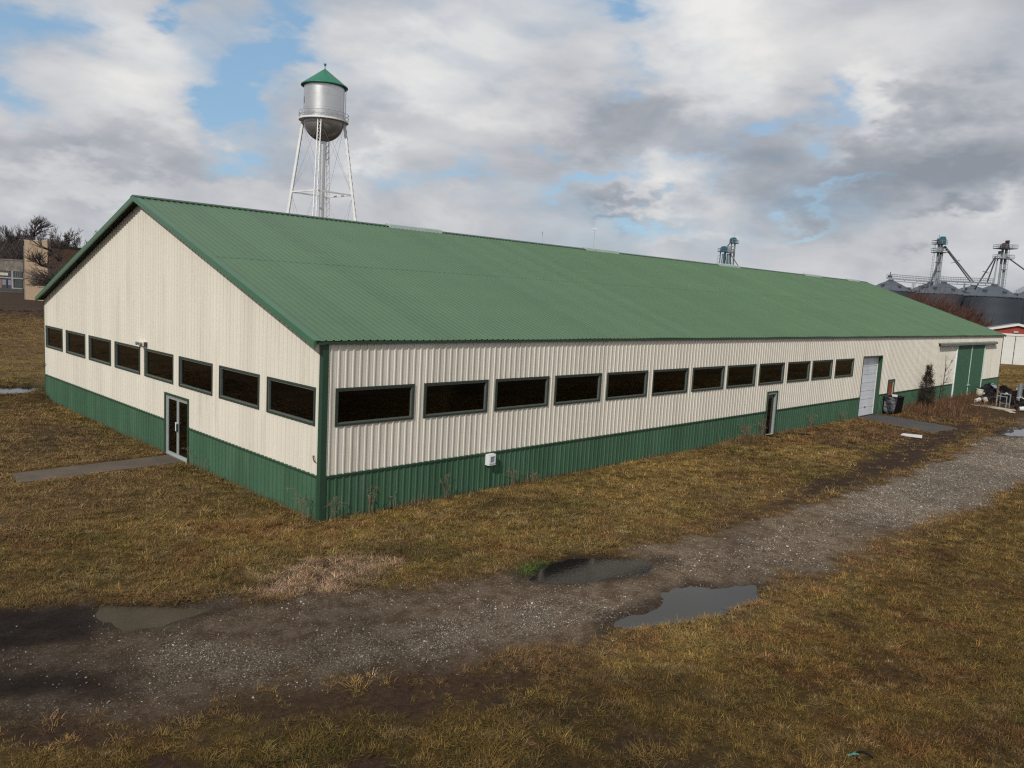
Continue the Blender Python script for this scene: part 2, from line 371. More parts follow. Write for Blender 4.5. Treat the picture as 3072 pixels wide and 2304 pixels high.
def g_masks(x, y):
    e = (fbm(x, y, 1.1, 3)-.5)*2; e2 = (fbm(x, y, .35, 5)-.5)*2
    road = sstep(-.35, .45, sd_poly(x, y, ROAD)+.55*e+.3*e2)
    mud = np.zeros_like(road)
    for poly, amt, soft in MUDS:
        mud = np.maximum(mud, amt*sstep(-soft, soft, sd_poly(x, y, poly)+soft*.9*e+.25*e2))
    sw = sstep(-1.0, -4.5, x*.5+y*.62+2.6)*sstep(.5, -4, x)
    mud = np.maximum(mud, sw*sstep(.47, .58, fbm(x, y, .9, 19)*.65+fbm(x, y, .3, 20)*.35))
    wet = np.zeros_like(road)
    for k, poly in PUD.items():
        wet = np.maximum(wet, sstep(-.7, .15, sd_poly(x, y, poly)+.3*e+.2*e2))
    for poly in WET_REFL:
        q = sstep(-.35, .25, sd_poly(x, y, poly)+.25*e+.2*e2); wet = np.maximum(wet, q); mud = np.maximum(mud, 4*q)
    wet = np.maximum(wet, .85*sstep(-.6, .3, sd_poly(x, y, [(-14, 2), (-7.6, -3.2), (-6.5, -4.2), (-6.6, -6.0), (-8.6, -5.6), (-14, -2)])+.4*e))
    wet = np.maximum(wet, .35*sstep(.4, .65, fbm(x, y, 2.3, 21))*road)
    wet = np.maximum(wet, .55*sstep(5, -4, x)*road*(.6+.8*fbm(x, y, 1.4, 23)))
    br = .12+.10*e
    br = np.maximum(br, .75*sstep(-.45, .35, sd_poly(x, y, G1)+.45*e+.35*e2))
    br = np.maximum(br, 1.0*sstep(-1.2, .8, sd_poly(x, y, G2)+1.1*e+.5*e2))
    br = np.maximum(br, .38*sstep(-.6, .5, sd_poly(x, y, G3)+.6*e+.4*e2))
    return road, np.clip(np.where(mud > 1, np.minimum(mud, 4)/4, mud*(1-.7*road)), 0, 1), np.clip(wet, 0, 1), np.clip(br, 0, 1)
def grass_col(x, y):
    n1 = fbm(x, y, 3.2, 31)[..., None]; n2 = fbm(x, y, .9, 37)[..., None]; n3 = fbm(x, y, 9., 41)[..., None]; n4 = fbm(x, y, .35, 43)[..., None]
    straw = np.array([.262, .170, .053]); olive = np.array([.152, .110, .033]); rust = np.array([.20, .095, .038]); dk = np.array([.085, .055, .03]); pale = np.array([.40, .27, .13])
    c = straw+(olive-straw)*sstep(.38, .66, n1*.6+n4*.4)
    c = c+(rust-c)*.65*sstep(.52, .72, n2*.6+n3*.4)
    c = c+(pale-c)*.5*sstep(.60, .74, n4)
    c = c+(dk-c)*.45*sstep(.56, .74, fbm(x, y, 1.7, 47)[..., None])
    rd = sd_poly(x, y, ROAD)
    edge = (sstep(-1.1, -.1, rd+.5*(n2[..., 0]-.5)))[..., None]
    c = c+(np.array([.17, .098, .045])-c)*.5*edge
    fg_shade = sstep(-.5, -2.0, y+ .0*x+8.8-np.clip((-x-1)*.45, -1.2, 8)*1.0)[..., None]*sstep(60, 20, x)[..., None]
    c = c*(1-.36*fg_shade)*(1-.18*sstep(2, -6, x)[..., None])*(1+(np.array([.04, 0, -.12]))*fg_shade)  # vignette and cloud shade painted into foreground and left grass colour
    t = sstep(-.5, .2, sd_poly(x, y, TAN)+.5*(n2[..., 0]-.5))[..., None]
    c = c+(np.array([.37, .245, .155])*(1-.75*sstep(.58, .66, fbm(x, y, .22, 51)[..., None]))-c)*.85*t
    g = sstep(-.25, .2, sd_poly(x, y, GRN))[..., None]; c = c+(np.array([.09, .16, .035])-c)*.85*g
    r = sstep(-1.5, 1, sd_poly(x, y, RUST)+2*(n1[..., 0]-.5))[..., None]; c = c+(np.array([.15, .075, .04])-c)*.55*r
    gab = sstep(-.2, -1.5, x)[..., None]*sstep(2, 5, y)[..., None]; c = c+(np.array([.20, .125, .06])-c)*.45*gab
    far = sstep(26, 45, y)[..., None]; c = c+(np.array([.17, .105, .045])-c)*.6*far
    fd = sstep(75, 105, y+.3*x)[..., None]; c = c+(np.array([.055, .034, .028])-c)*.85*fd
    return np.clip(c, .005, 1)
def ground_h(x, y):
    h = (fbm(x, y, 2.4, 61)-.5)*.09+(fbm(x, y, .5, 67)-.5)*.05+.012
    h = h+.37*sstep(22.6, 24.6, y)*sstep(6, 0, x*.0)
    road = sstep(-.5, .6, sd_poly(x, y, ROAD))
    h = h+road*((fbm(x, y, .28, 71)-.5)*.035)
    for k, poly in PUD.items():
        s = sd_poly(x, y, poly)+.30*(fbm(x, y, .7, 73)-.5)+.16*(fbm(x, y, .2, 75)-.5)-(1.6*np.abs(fbm(x, y, 1.1, 79)-.36)+.25 if k == 'E' else 0)
        base = .37 if k == 'F' else 0
        w = sstep(-.55, .05, s)
        h = h*(1-w)+w*(PZ[k]+.012-.05*sstep(.0, .35, s)+.018*(fbm(x, y, .25, 77)-.5)-.0)
    ins = sstep(-.25, .3, np.minimum(np.minimum(x, 67-x), np.minimum(y, 24.3-y)))
    h = h*(1-ins)-.06*ins
    near = sstep(-1.0, -.1, np.minimum(np.minimum(x, 67-x), np.minimum(y, 22.3-y)))
    h = h*(1-near*.7)
    for P in (PAD, WALK):
        s = sstep(-.3, .1, sd_poly(x, y, P)); h = h*(1-s)-.03*s
    return h
def axis_grid(lo, hi, step, far, n):
    mid = np.arange(lo, hi+step*.5, step)
    g = np.geomspace(step, far, n)
    return np.concatenate([(lo-np.cumsum(g))[::-1], mid, hi+np.cumsum(g)])
gx = axis_grid(-10.5, 44, .17, 500, 48); gy = np.unique(np.concatenate([axis_grid(-18, 2, .17, 500, 60)[:-60], np.arange(2.1, 23.5, .6), np.arange(23.5, 28.5, .2), 28.5+np.cumsum(np.geomspace(.4, 500, 44))]))
GX, GY = np.meshgrid(gx, gy, indexing='ij')
fx, fy = GX.ravel(), GY.ravel()
GH = ground_h(fx, fy)
nx, ny = len(gx), len(gy)
me = bpy.data.meshes.new('ground')
idx = np.arange(nx*ny).reshape(nx, ny)
quads = np.stack([idx[:-1, :-1], idx[1:, :-1], idx[1:, 1:], idx[:-1, 1:]], -1).reshape(-1, 4)
me.vertices.add(nx*ny); me.vertices.foreach_set('co', np.stack([fx, fy, GH], 1).ravel())
me.loops.add(quads.size); me.loops.foreach_set('vertex_index', quads.ravel())
me.polygons.add(len(quads)); me.polygons.foreach_set('loop_start', np.arange(0, quads.size, 4)); me.polygons.foreach_set('loop_total', np.full(len(quads), 4))
me.update(calc_edges=True); me.polygons.foreach_set('use_smooth', np.ones(len(quads), bool))
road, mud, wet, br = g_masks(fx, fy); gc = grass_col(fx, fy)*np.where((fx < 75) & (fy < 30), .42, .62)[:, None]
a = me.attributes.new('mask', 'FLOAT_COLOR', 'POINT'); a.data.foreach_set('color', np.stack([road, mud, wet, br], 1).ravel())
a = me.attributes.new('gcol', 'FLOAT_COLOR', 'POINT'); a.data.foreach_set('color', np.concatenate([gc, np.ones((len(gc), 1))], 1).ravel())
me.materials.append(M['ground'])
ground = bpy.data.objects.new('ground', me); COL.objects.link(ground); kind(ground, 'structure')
for k, poly in PUD.items():
    c = np.mean(poly, 0); m = MB(); pl = []
    for i in range(len(poly)):
        d = np.array(poly[i])-c; d = d/np.linalg.norm(d)
        pl.append((*(np.array(poly[i])+d*.35), PZ[k]))
    m.add(pl, [tuple(range(len(pl)))])
    kind(m.build('puddle_water', M['reflect_tint'] if k == 'A' else M['water']), 'structure')
def slab(name, poly, z0, z1, mt):
    m = MB(); n = len(poly)
    m.add([(*p, z0) for p in poly]+[(*p, z1) for p in poly], [tuple(range(n))[::-1], tuple(range(n, 2*n))]+[(i, (i+1) % n, n+(i+1) % n, n+i) for i in range(n)])
    return kind(m.build(name, mt), 'structure')
slab('path', WALK, -.2, .025, M['concrete'])
slab('pavement', PAD, -.2, .02, M['pad'])

# ------------------------------------------------------------------ scattered stuff
def scatter(name, protos, pts, scl, rot, tcol, idx):
    me = bpy.data.meshes.new(name); n = len(pts)
    me.vertices.add(n); me.vertices.foreach_set('co', np.asarray(pts, float).ravel())
    for nm, typ, key, data in (('scl', 'FLOAT_VECTOR', 'vector', scl), ('rot', 'FLOAT_VECTOR', 'vector', rot), ('tcol', 'FLOAT_COLOR', 'color', np.concatenate([tcol, np.ones((n, 1))], 1)), ('idx', 'INT', 'value', idx)):
        a = me.attributes.new(nm, typ, 'POINT'); a.data.foreach_set(key, np.ascontiguousarray(data).ravel())
    o = bpy.data.objects.new(name, me); COL.objects.link(o)
    coll = bpy.data.collections.new(name+'_clumps')
    for p in protos: coll.objects.link(p)
    g = bpy.data.node_groups.new(name+'_scatter', 'GeometryNodeTree')
    g.interface.new_socket('Geometry', in_out='INPUT', socket_type='NodeSocketGeometry'); g.interface.new_socket('Geometry', in_out='OUTPUT', socket_type='NodeSocketGeometry')
    gi = g.nodes.new('NodeGroupInput'); go = g.nodes.new('NodeGroupOutput'); ip = g.nodes.new('GeometryNodeInstanceOnPoints'); ci = g.nodes.new('GeometryNodeCollectionInfo')
    ci.inputs['Collection'].default_value = coll; ci.inputs['Separate Children'].default_value = True; ci.inputs['Reset Children'].default_value = True
    def na(nm, typ):
        nd = g.nodes.new('GeometryNodeInputNamedAttribute'); nd.data_type = typ; nd.inputs['Name'].default_value = nm
        return next(s for s in nd.outputs if s.enabled and s.name == 'Attribute')
    L = g.links.new
    L(gi.outputs[0], ip.inputs['Points']); L(ci.outputs[0], ip.inputs['Instance']); ip.inputs['Pick Instance'].default_value = True
    L(na('idx', 'INT'), ip.inputs['Instance Index']); L(na('rot', 'FLOAT_VECTOR'), ip.inputs['Rotation']); L(na('scl', 'FLOAT_VECTOR'), ip.inputs['Scale'])
    L(ip.outputs[0], go.inputs[0])
    md = o.modifiers.new('scatter', 'NODES'); md.node_group = g
    return o
def proto(name, m, mt):
    me = bpy.data.meshes.new(name); me.from_pydata(m.v, [], m.f); me.materials.append(mt); me.update()
    if hasattr(m, 'bv'):
        a = me.attributes.new('bv', 'FLOAT', 'POINT'); a.data.foreach_set('value', m.bv)
    return bpy.data.objects.new(name, me)
def blade(m, rng, bx, by, h, w, lean, az, seg=2):
    dx, dy = math.cos(az), math.sin(az); px, py = -dy*w/2, dx*w/2
    vs = []
    for i in range(seg+1):
        t = i/seg; s = 1-t*.85; off = lean*h*t**1.6; z = h*t*(1-.35*lean*t)
        vs += [(bx+dx*off-px*s, by+dy*off-py*s, z), (bx+dx*off+px*s, by+dy*off+py*s, z)]
    m.add(vs, [(2*i, 2*i+1, 2*i+3, 2*i+2) for i in range(seg)])
    t = rng.choice((.45, .7, .9, 1.0, 1.15, 1.6)); m.bv = getattr(m, 'bv', [])+[t]*len(vs)
rng = random.Random(11)
tufts = []
for v in range(6):
    m = MB()
    for i in range(18):
        r = .10*math.sqrt(rng.random()); a = rng.random()*6.28
        blade(m, rng, r*math.cos(a), r*math.sin(a), rng.uniform(.05, .14), rng.uniform(.008, .014), rng.uniform(.3, 1.7), a+rng.uniform(-1.2, 1.2))
    tufts.append(proto('grass_clump', m, M['grass']))
nr = np.random.default_rng(5)
def in_view(x, y, z=0, mx=.48):
    d = np.stack([x, y, np.full_like(x, z)], -1)-CAM
    dep = d@CF; u = (d@CR)/np.maximum(dep, .1)*FPX/1536; w = (d@CU)/np.maximum(dep, .1)*FPX/1152
    return (dep > 1) & (np.abs(u) < 1+mx) & (w > -1-mx*1.3) & (w < 1.2), dep
def candidates(x0, x1, y0, y1, dens):
    n = int((x1-x0)*(y1-y0)*dens)
    return nr.uniform(x0, x1, n), nr.uniform(y0, y1, n)
PX = []; PY = []; PD = []
for (x0, x1, y0, y1, dens) in ((-12, 8, -22, 3, 190), (8, 45, -40, 3, 80), (45, 100, -50, 20, 8), (-12, 0, 3, 30, 90), (-12, 25, 24.4, 100, 9)):
    x, y = candidates(x0, x1, y0, y1, dens)
    ok, dep = in_view(x, y); x, y, dep = x[ok], y[ok], dep[ok]
    keep = nr.random(len(x)) < np.clip((15/np.maximum(dep, 1))**1.2*190/dens, 0, 1)
    PX.append(x[keep]); PY.append(y[keep]); PD.append(dep[keep])
x = np.concatenate(PX); y = np.concatenate(PY); dep = np.concatenate(PD)
road, mud, wet, br = g_masks(x, y)
dens = (1-sstep(.08, .80, road+.35*(fbm(x, y, .45, 85)-.5)))*(1-.93*np.clip(mud*1.25, 0, 1))*(.55+.9*(fbm(x, y, .8, 81)-.2))
dens *= 1-.6*sstep(.62, .75, fbm(x, y, 1.2, 83))
sdA = np.max([sd_poly(x, y, p) for p in PUD.values()], 0)
inb = (x > -.03) & (x < 67) & (y > -.03) & (y < 24.35)
hard = (sd_poly(x, y, PAD) > -.03) | (sd_poly(x, y, WALK) > -.03)
keep = (nr.random(len(x)) < dens) & ~inb & ~hard & (sdA < .02)
x, y, dep = x[keep], y[keep], dep[keep]
tall = fbm(x, y, .55, 91)
tcol = grass_col(x, y)*nr.uniform(.55, 1.5, (len(x), 1))*nr.uniform(.9, 1.1, (len(x), 3))
s = np.clip((dep/15)**.5, .85, 2.8)*(.66+.25*sstep(.4, .8, tall)+.4*sstep(.76, .86, tall))*nr.uniform(.7, 1.25, len(x))
sw_ = sstep(-1.0, -4.5, x*.5+y*.62+2.6)*sstep(.5, -4, x); cl_ = sw_*sstep(.56, .66, fbm(x, y, .55, 93))
s = s*(1+.30*cl_); tcol = tcol*(1+.25*cl_[:, None])
scl = np.stack([s*1.15, s*1.15, s*np.clip(14/dep, .45, 1)**.35], 1)
rot = np.stack([nr.normal(0, .15, len(x)), nr.normal(0, .15, len(x)), nr.uniform(0, 6.28, len(x))], 1)
z = ground_h(x, y)-.008
print('grass tufts', len(x))
kind(scatter('grass', tufts, np.stack([x, y, z], 1), scl, rot, tcol, nr.integers(0, 6, len(x))), 'stuff')
# taller rank weeds along the foot of the walls and the rusty brush at the far end
stalks = []
for v in range(5):
    m = MB()
    for i in range(11):
        r = .10*math.sqrt(rng.random()); a = rng.random()*6.28
        blade(m, rng, r*math.cos(a), r*math.sin(a), rng.uniform(.12, .42), rng.uniform(.006, .012), rng.uniform(.1, .9), a+rng.uniform(-1, 1), 3)
    stalks.append(proto('weed_clump', m, M['grass']))
P = []
n = 900; xs = nr.uniform(.1, 66.8, n); ys = -np.abs(nr.normal(.06, .14, n))-.05; P.append((xs, ys, .25+.75*sstep(.45, .75, fbm(xs, ys*0, 1.6, 95)), .9))
n = 420; ys = nr.uniform(-.1, 24, n); ys = ys[(ys < 8) | (ys > 10.3)]; xs = -np.abs(nr.normal(.05, .10, len(ys)))-.05; P.append((xs, ys, .2+.5*sstep(.45, .75, fbm(ys, xs*0, 1.5, 96)), .9))
n = 1500; xs = nr.uniform(41.5, 62, n); ys = -nr.uniform(.1, 1.0, n)*nr.uniform(.3, 4.2, n); P.append((xs, ys, nr.uniform(.7, 2.0, n), 1))
n = 130; xs = nr.normal(22.2, .8, n); ys = -np.abs(nr.normal(.25, .25, n))-.05; P.append((xs, ys, nr.uniform(.6, 1.6, n), 1))
x = np.concatenate([p[0] for p in P]); y = np.concatenate([p[1] for p in P]); s = np.concatenate([p[2] for p in P])*nr.uniform(.6, 1.2, len(x))
cl = np.where((x > 41)[:, None], np.array([.15, .082, .045]), np.array([.20, .135, .07]))*nr.uniform(.55, 1.25, (len(x), 1))
ok = ~((x > 36) & (x < 39.3) & (y < 0)) & ~((x > 24.6) & (x < 25.8) & (y < 0)) & (sd_poly(x, y, PAD) < 0)
x, y, s, cl = x[ok], y[ok], s[ok], cl[ok]
kind(scatter('weeds', stalks, np.stack([x, y, ground_h(x, y)-.02], 1), np.stack([s*1.2, s*1.2, s], 1), np.stack([nr.normal(0, .12, len(x)), nr.normal(0, .12, len(x)), nr.uniform(0, 6.28, len(x))], 1), cl, nr.integers(0, 5, len(x))), 'stuff')
# loose stones on the track
def stone(seed):
    m = MB(); r = random.Random(seed); t = (1+5**.5)/2
    V = [(-1, t, 0), (1, t, 0), (-1, -t, 0), (1, -t, 0), (0, -1, t), (0, 1, t), (0, -1, -t), (0, 1, -t), (t, 0, -1), (t, 0, 1), (-t, 0, -1), (-t, 0, 1)]
    Fc = [(0, 11, 5), (0, 5, 1), (0, 1, 7), (0, 7, 10), (0, 10, 11), (1, 5, 9), (5, 11, 4), (11, 10, 2), (10, 7, 6), (7, 1, 8), (3, 9, 4), (3, 4, 2), (3, 2, 6), (3, 6, 8), (3, 8, 9), (4, 9, 5), (2, 4, 11), (6, 2, 10), (8, 6, 7), (9, 8, 1)]
    sx, sy, sz = r.uniform(.8, 1.2), r.uniform(.6, 1.), r.uniform(.45, .75)
    m.add([(v[0]/1.9*sx*r.uniform(.8, 1.15), v[1]/1.9*sy*r.uniform(.8, 1.15), v[2]/1.9*sz*r.uniform(.8, 1.15)) for v in V], Fc)
    return proto('pebble', m, M['stones'])
x, y = candidates(-10, 45, -13, -1, 520)
ok, dep = in_view(x, y, 0, .15); x, y, dep = x[ok], y[ok], dep[ok]
road, mud, wet, br = g_masks(x, y)
cluster = sstep(.38, .68, fbm(x, y, .5, 101))
in_w = np.maximum(sstep(-.15, .2, sd_poly(x, y, WET_REFL[0])), .6*sstep(-.3, .2, sd_poly(x, y, WET_REFL[1])))
pk = (1-.93*in_w)*road*np.clip((br-.03)*1.25*(.25+1.1*cluster)+.02, 0, 1)*np.clip((18/dep)**1.2, 0, 1)
ok = nr.random(len(x)) < pk
x, y, dep, wet = x[ok], y[ok], dep[ok], wet[ok]
s = nr.lognormal(-4.50, .36, len(x))*np.clip((dep/16)**.5, .85, 1.8)
tone = nr.choice([.13, .20, .28, .37, .47], len(x), p=[.26, .32, .25, .12, .05])[:, None]*np.array([1, .91, .78])
print('stones', len(x))
kind(scatter('gravel', [stone(i) for i in range(5)], np.stack([x, y, ground_h(x, y)+s*.2], 1), np.repeat(s[:, None], 3, 1), nr.uniform(0, 6.28, (len(x), 3))*np.array([.15, .15, 1]), tone*(1-.35*wet[:, None]), nr.integers(0, 5, len(x))), 'stuff')
# ------------------------------------------------------------------ the barn
W, L, HB, ZT = 24.30, 66.78, 1.2, 4.73
RZ0, RS = 4.824, .3387                                          # roof skin height above the eave edge and its slope
OVX, OVY = .358, .104
def roof_z(y): return RZ0+RS*(min(y, W-y)+OVY)
barn = thing('livestock_barn', 'long cream metal barn with green roof, green wainscot and rows of dark windows', 'barn', (0, 0, 0))
PITCH = .2286
def rib_pts(u0, u1, minor=True):
    pts = []
    k = math.floor(u0/PITCH)-1
    while k*PITCH < u1+PITCH:
        b = k*PITCH
        pts += [(b-.028, 0), (b-.017, .024), (b+.017, .024), (b+.028, 0)] if minor else [(b-.036, 0), (b-.017, .026), (b+.014, .026), (b+.034, 0)]
        if minor:
            for q in (1/3, 2/3): pts += [(b+q*PITCH-.012, 0), (b+q*PITCH-.004, .0035), (b+q*PITCH+.004, .0035), (b+q*PITCH+.012, 0)]
        k += 1
    return pts
def wall_sheet(P, u0, u1, zb_, zt, openings, ribbed=True, base=0., kink=None):
    m = MB(); pts = rib_pts(u0, u1) if ribbed else [(u0-1, 0), (u1+1, 0)]
    us = [p[0] for p in pts]; os_ = [p[1] for p in pts]
    cuts = {u0, u1}
    for o in openings: cuts |= {o[0], o[1]}
    if kink is not None: cuts.add(kink)
    br_ = sorted({round(u, 5) for u in us+list(cuts) if u0-1e-6 <= u <= u1+1e-6})
    off = np.interp(br_, us, os_)+base
    for i in range(len(br_)-1):
        a, b = br_[i], br_[i+1]
        if b-a < 1e-5: continue
        mid = (a+b)/2; sp = [(zb_, None)]
        segs = []; cur = zb_
        for o in sorted([o for o in openings if o[0]-1e-6 < mid < o[1]+1e-6], key=lambda o: o[2]):
            if o[3] <= zb_: continue
            if o[2] > cur: segs.append((cur, min(o[2], 1e9)))
            cur = max(cur, o[3])
        segs.append((cur, None))
        for z0, z1 in segs:
            za, zb2 = (zt(a), zt(b)) if z1 is None else (min(z1, zt(a)), min(z1, zt(b)))
            if za <= z0+1e-4: continue
            m.quad(P(a, off[i], z0), P(b, off[i+1], z0), P(b, off[i+1], zb2), P(a, off[i], za))
    return m
PL = lambda u, o, z: (u, -o, z)                                 # long front wall
PG = lambda u, o, z: (-o, u, z)                                 # near gable wall
PB = lambda u, o, z: (u, W+o, z)
PF = lambda u, o, z: (L+o, u, z)
GWIN = [(.325+3.028*i, 2.885+3.028*i) for i in range(8)]; GWIN[7] = (21.55, 24.06)
LWIN = [(.38, 3.0), (3.37, 5.92), (6.255, 8.765), (9.09, 11.605), (11.97, 14.515), (14.87, 17.415), (17.785, 20.34), (20.67, 23.23), (23.62, 26.125), (26.5, 29.035), (29.39, 31.865), (32.3, 34.795)]
WZ0, WZ1 = 2.545, 3.57
GD = (8.165, 10.15, .05, 2.195); MD = (24.62, 25.72, 0., 2.185); RD = (36.15, 39.2, 0., 3.65); ED = (40.58, 41.72, 0, 2.09); SD = (53.95, 61.3, 0, 4.085)
lo_open = [(a+.03, b-.03, WZ0+.03, WZ1-.03) for a, b in LWIN]
lo_doors = [(d[0]+.02, d[1]-.02, -.3, d[3]-.02) for d in (MD, RD, ED)]
ga_open = [(a+.03, b-.03, WZ0+.03, WZ1-.03) for a, b in GWIN]; ga_doors = [(GD[0]+.02, GD[1]-.02, -.3, GD[3]-.02)]
ztL = lambda u: ZT+.02
ztG = lambda u: roof_z(u)-.075
hb = lambda u: HB
wall_sheet(PL, .12, L, HB, ztL, lo_open+lo_doors).build('wall', M['cream'], barn)
wall_sheet(PG, .12, W-.05, HB, ztG, ga_open+ga_doors, kink=W/2).build('wall', M['cream'], barn)
wall_sheet(PB, .0, L, HB, ztL, []).build('wall', M['cream'], barn)
wall_sheet(PF, .0, W, HB, ztG, [], kink=W/2).build('wall', M['cream'], barn)
wall_sheet(PL, .12, L, -.25, hb, lo_doors).build('wainscot', M['green'], barn)
wall_sheet(PG, .12, W-.05, -.25, hb, ga_doors).build('wainscot', M['green'], barn)
wall_sheet(PB, 0, L, -.25, hb, []).build('wainscot', M['green'], barn)
wall_sheet(PF, 0, W, -.25, hb, []).build('wainscot', M['green'], barn)
for P, u0, u1, zt, op, kk in ((PL, 0, L, ztL, lo_open+lo_doors, None), (PG, 0, W, ztG, ga_open+ga_doors, W/2), (PB, 0, L, ztL, [], None), (PF, 0, W, ztG, [], W/2)):
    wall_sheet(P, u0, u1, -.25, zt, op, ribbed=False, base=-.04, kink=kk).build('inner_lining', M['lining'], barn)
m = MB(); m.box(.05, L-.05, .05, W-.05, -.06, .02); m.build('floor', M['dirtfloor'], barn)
def caps(P, spans):
    for a, b in spans:
        m = MB(); p = [P(a, 0, 1.175), P(b, 0, 1.175), P(b, .034, 1.17), P(a, .034, 1.17), P(a, .0, 1.245), P(b, .0, 1.245), P(b, .036, 1.225), P(a, .036, 1.225)]
        m.hexa(p); m.build('drip_cap', M['trim'], barn)
caps(PL, [(.12, MD[0]), (MD[1], RD[0]), (RD[1]+.05, ED[0]), (ED[1], SD[0]-.1), (SD[1]+.05, L)])
caps(PG, [(.12, GD[0]), (GD[1], W-.05)])
for (sx, sy) in ((0, 0), (0, 1), (1, 0), (1, 1)):
    m = MB(); X = L if sx else 0; Y = W if sy else 0; dx = -1 if sx else 1; dy = -1 if sy else 1
    o = .032; w = .14 if not (sx == 0 and sy == 1) else .07
    xs = sorted((X-dx*o, X+dx*w)); ys = sorted((Y-dy*o, Y+dy*w))
    if (sx, sy) == (1, 0): xs = sorted((X-dx*o, X+dx*.06))
    m.box(xs[0], xs[1], ys[0], ys[1], -.25, ZT-.01)
    m.build('corner_trim', M['trim'] if (sx, sy) == (0, 0) else M['soffit'], barn)
# roof: two lapped ribbed sheets on each slope
def slope_sheet(mir, s0, s1, lift):
    m = MB(); pts = [p for p in rib_pts(-OVX, L+OVX, False) if -OVX+.1 < p[0] < L+OVX-.1]
    pts = [(-OVX, 0)]+pts+[(L+OVX, 0)]
    Y = lambda s: (W-s) if mir else s
    wav = lambda u: .012*math.sin(u*1.3)+.010*math.sin(u*.47+1)
    for i in range(len(pts)-1):
        (a, ha), (b, hb_) = pts[i], pts[i+1]
        q = []
        for (u, h, s) in ((a, ha, s0), (b, hb_, s0), (b, hb_, s1), (a, ha, s1)):
            wv = wav(u) if s == -OVY else 0
            q.append((u, Y(s), RZ0+RS*(s+OVY)+h+lift+wv*.6))
        m.quad(*q)
    return m
for mir in (0, 1):
    r = slope_sheet(mir, -OVY, 6.12, 0).build('roof_sheet', M['roof'], barn)
    r = slope_sheet(mir, 6.04, W/2, .006).build('roof_sheet', M['roof'], barn)
    Y = (lambda s: W-s) if mir else (lambda s: s)
    m = MB(); t = .06                                           # deck under the sheets
    P0 = [(x, Y(s), RZ0+RS*(s+OVY)-z) for z in (t+.03, .045) for (x, s) in ((-OVX+.03, -OVY+.03), (L+OVX-.03, -OVY+.03), (L+OVX-.03, W/2), (-OVX+.03, W/2))]
    m.hexa(P0); m.build('roof_deck', M['lining'], barn)
    for x0, x1 in ((-OVX-.012, -OVX+.055), (L+OVX-.055, L+OVX+.012)):      # rake trim
        m = MB(); P0 = [(x, Y(s), RZ0+RS*(s+OVY)+z) for z in (-.15, .03) for (x, s) in ((x0, -OVY-.02), (x1, -OVY-.02), (x1, W/2), (x0, W/2))]
        m.hexa(P0); m.build('rake_trim', M['rake'], barn)
        m = MB(); xi = x1 if x0 < 0 else x0-.14; xj = xi+.14
        P0 = [(x, Y(s), RZ0+RS*(s+OVY)+z) for z in (.022, .028) for (x, s) in ((xi, -OVY-.02), (xj, -OVY-.02), (xj, W/2), (xi, W/2))]
        m.hexa(P0); m.build('rake_flashing', M['rake'], barn)
    for x0, x1 in ((-OVX+.056, -.002), (L+.002, L+OVX-.056)):
        m = MB(); P0 = [(x, Y(s), RZ0+RS*(s+OVY)+z) for z in (-.09, -.066) for (x, s) in ((x0, -OVY), (x1, -OVY), (x1, W/2), (x0, W/2))]
        m.hexa(P0); m.build('soffit', M['soffit'], barn)
    ye = sorted((Y(-OVY+.012), Y(-OVY+.045)))
    m = MB(); m.box(-OVX+.06, L+OVX-.06, ye[0], ye[1], RZ0-.085, RZ0-.004); m.build('eave_trim', M['trim'], barn)
m = MB(); zr = RZ0+RS*(W/2+OVY)
m.add([(x, W/2+dy, zr+.055-abs(dy)*RS*.97+dz) for x in (-OVX-.015, L+OVX+.015) for dy, dz in ((-.2, 0), (0, 0), (.2, 0), (.2, -.03), (0, -.03), (-.2, -.03))],
      [(0, 1, 7, 6), (1, 2, 8, 7), (2, 3, 9, 8), (3, 4, 10, 9), (4, 5, 11, 10), (5, 0, 6, 11), (0, 5, 4, 3, 2, 1), (6, 7, 8, 9, 10, 11)])
m.build('ridge_cap', M['trim'], barn)
for a, b in ((10.7, 13.8), (24.7, 27.8), (39.6, 42.5), (53.6, 56.6), (62.5, 65)):
    m = MB()
    m.add([(x, W/2+dy, zr+z) for x in (a, b) for dy, z in ((-.27, -.085), (-.235, .07), (0, .13), (.235, .07), (.27, -.085))],
          [(0, 1, 6, 5), (1, 2, 7, 6), (2, 3, 8, 7), (3, 4, 9, 8), (4, 0, 5, 9), (0, 4, 3, 2, 1), (5, 6, 7, 8, 9)])
    v = m.build('ridge_vent', M['skylight'], barn); v['label'] = 'pale translucent ridge vent'
# windows: trim ring > sash, jamb, pane
def window(P, a, b, z0, z1):
    m = MB(); m.ring(P, a, b, z0, z1, .055, -.01, .038); w = m.build('window', M['outer'], barn)
    m = MB(); m.ring(P, a+.055, b-.055, z0+.055, z1-.055, .036, -.06, .016); m.build('sash', M['alu'], w)
    m = MB(); m.ring(P, a+.062, b-.062, z0+.062, z1-.062, .035, -.24, -.062); m.build('jamb', M['wood_in'], w)
    m = MB(); p0 = [P(u, o, z) for z in (z0+.1, z1-.1) for (u, o) in ((a+.1, -.048), (b-.1, -.048), (b-.1, -.042), (a+.1, -.042))]
    m.hexa(p0); m.build('pane', M['glass'], w)
for a, b in GWIN: window(PG, a, b, WZ0, WZ1)
for a, b in LWIN: window(PL, a, b, WZ0, WZ1)
def pbox(P, a, b, o0, o1, z0, z1):
    m = MB(); m.hexa([P(u, o, z) for z in (z0, z1) for (u, o) in ((a, o0), (b, o0), (b, o1), (a, o1))]); return m
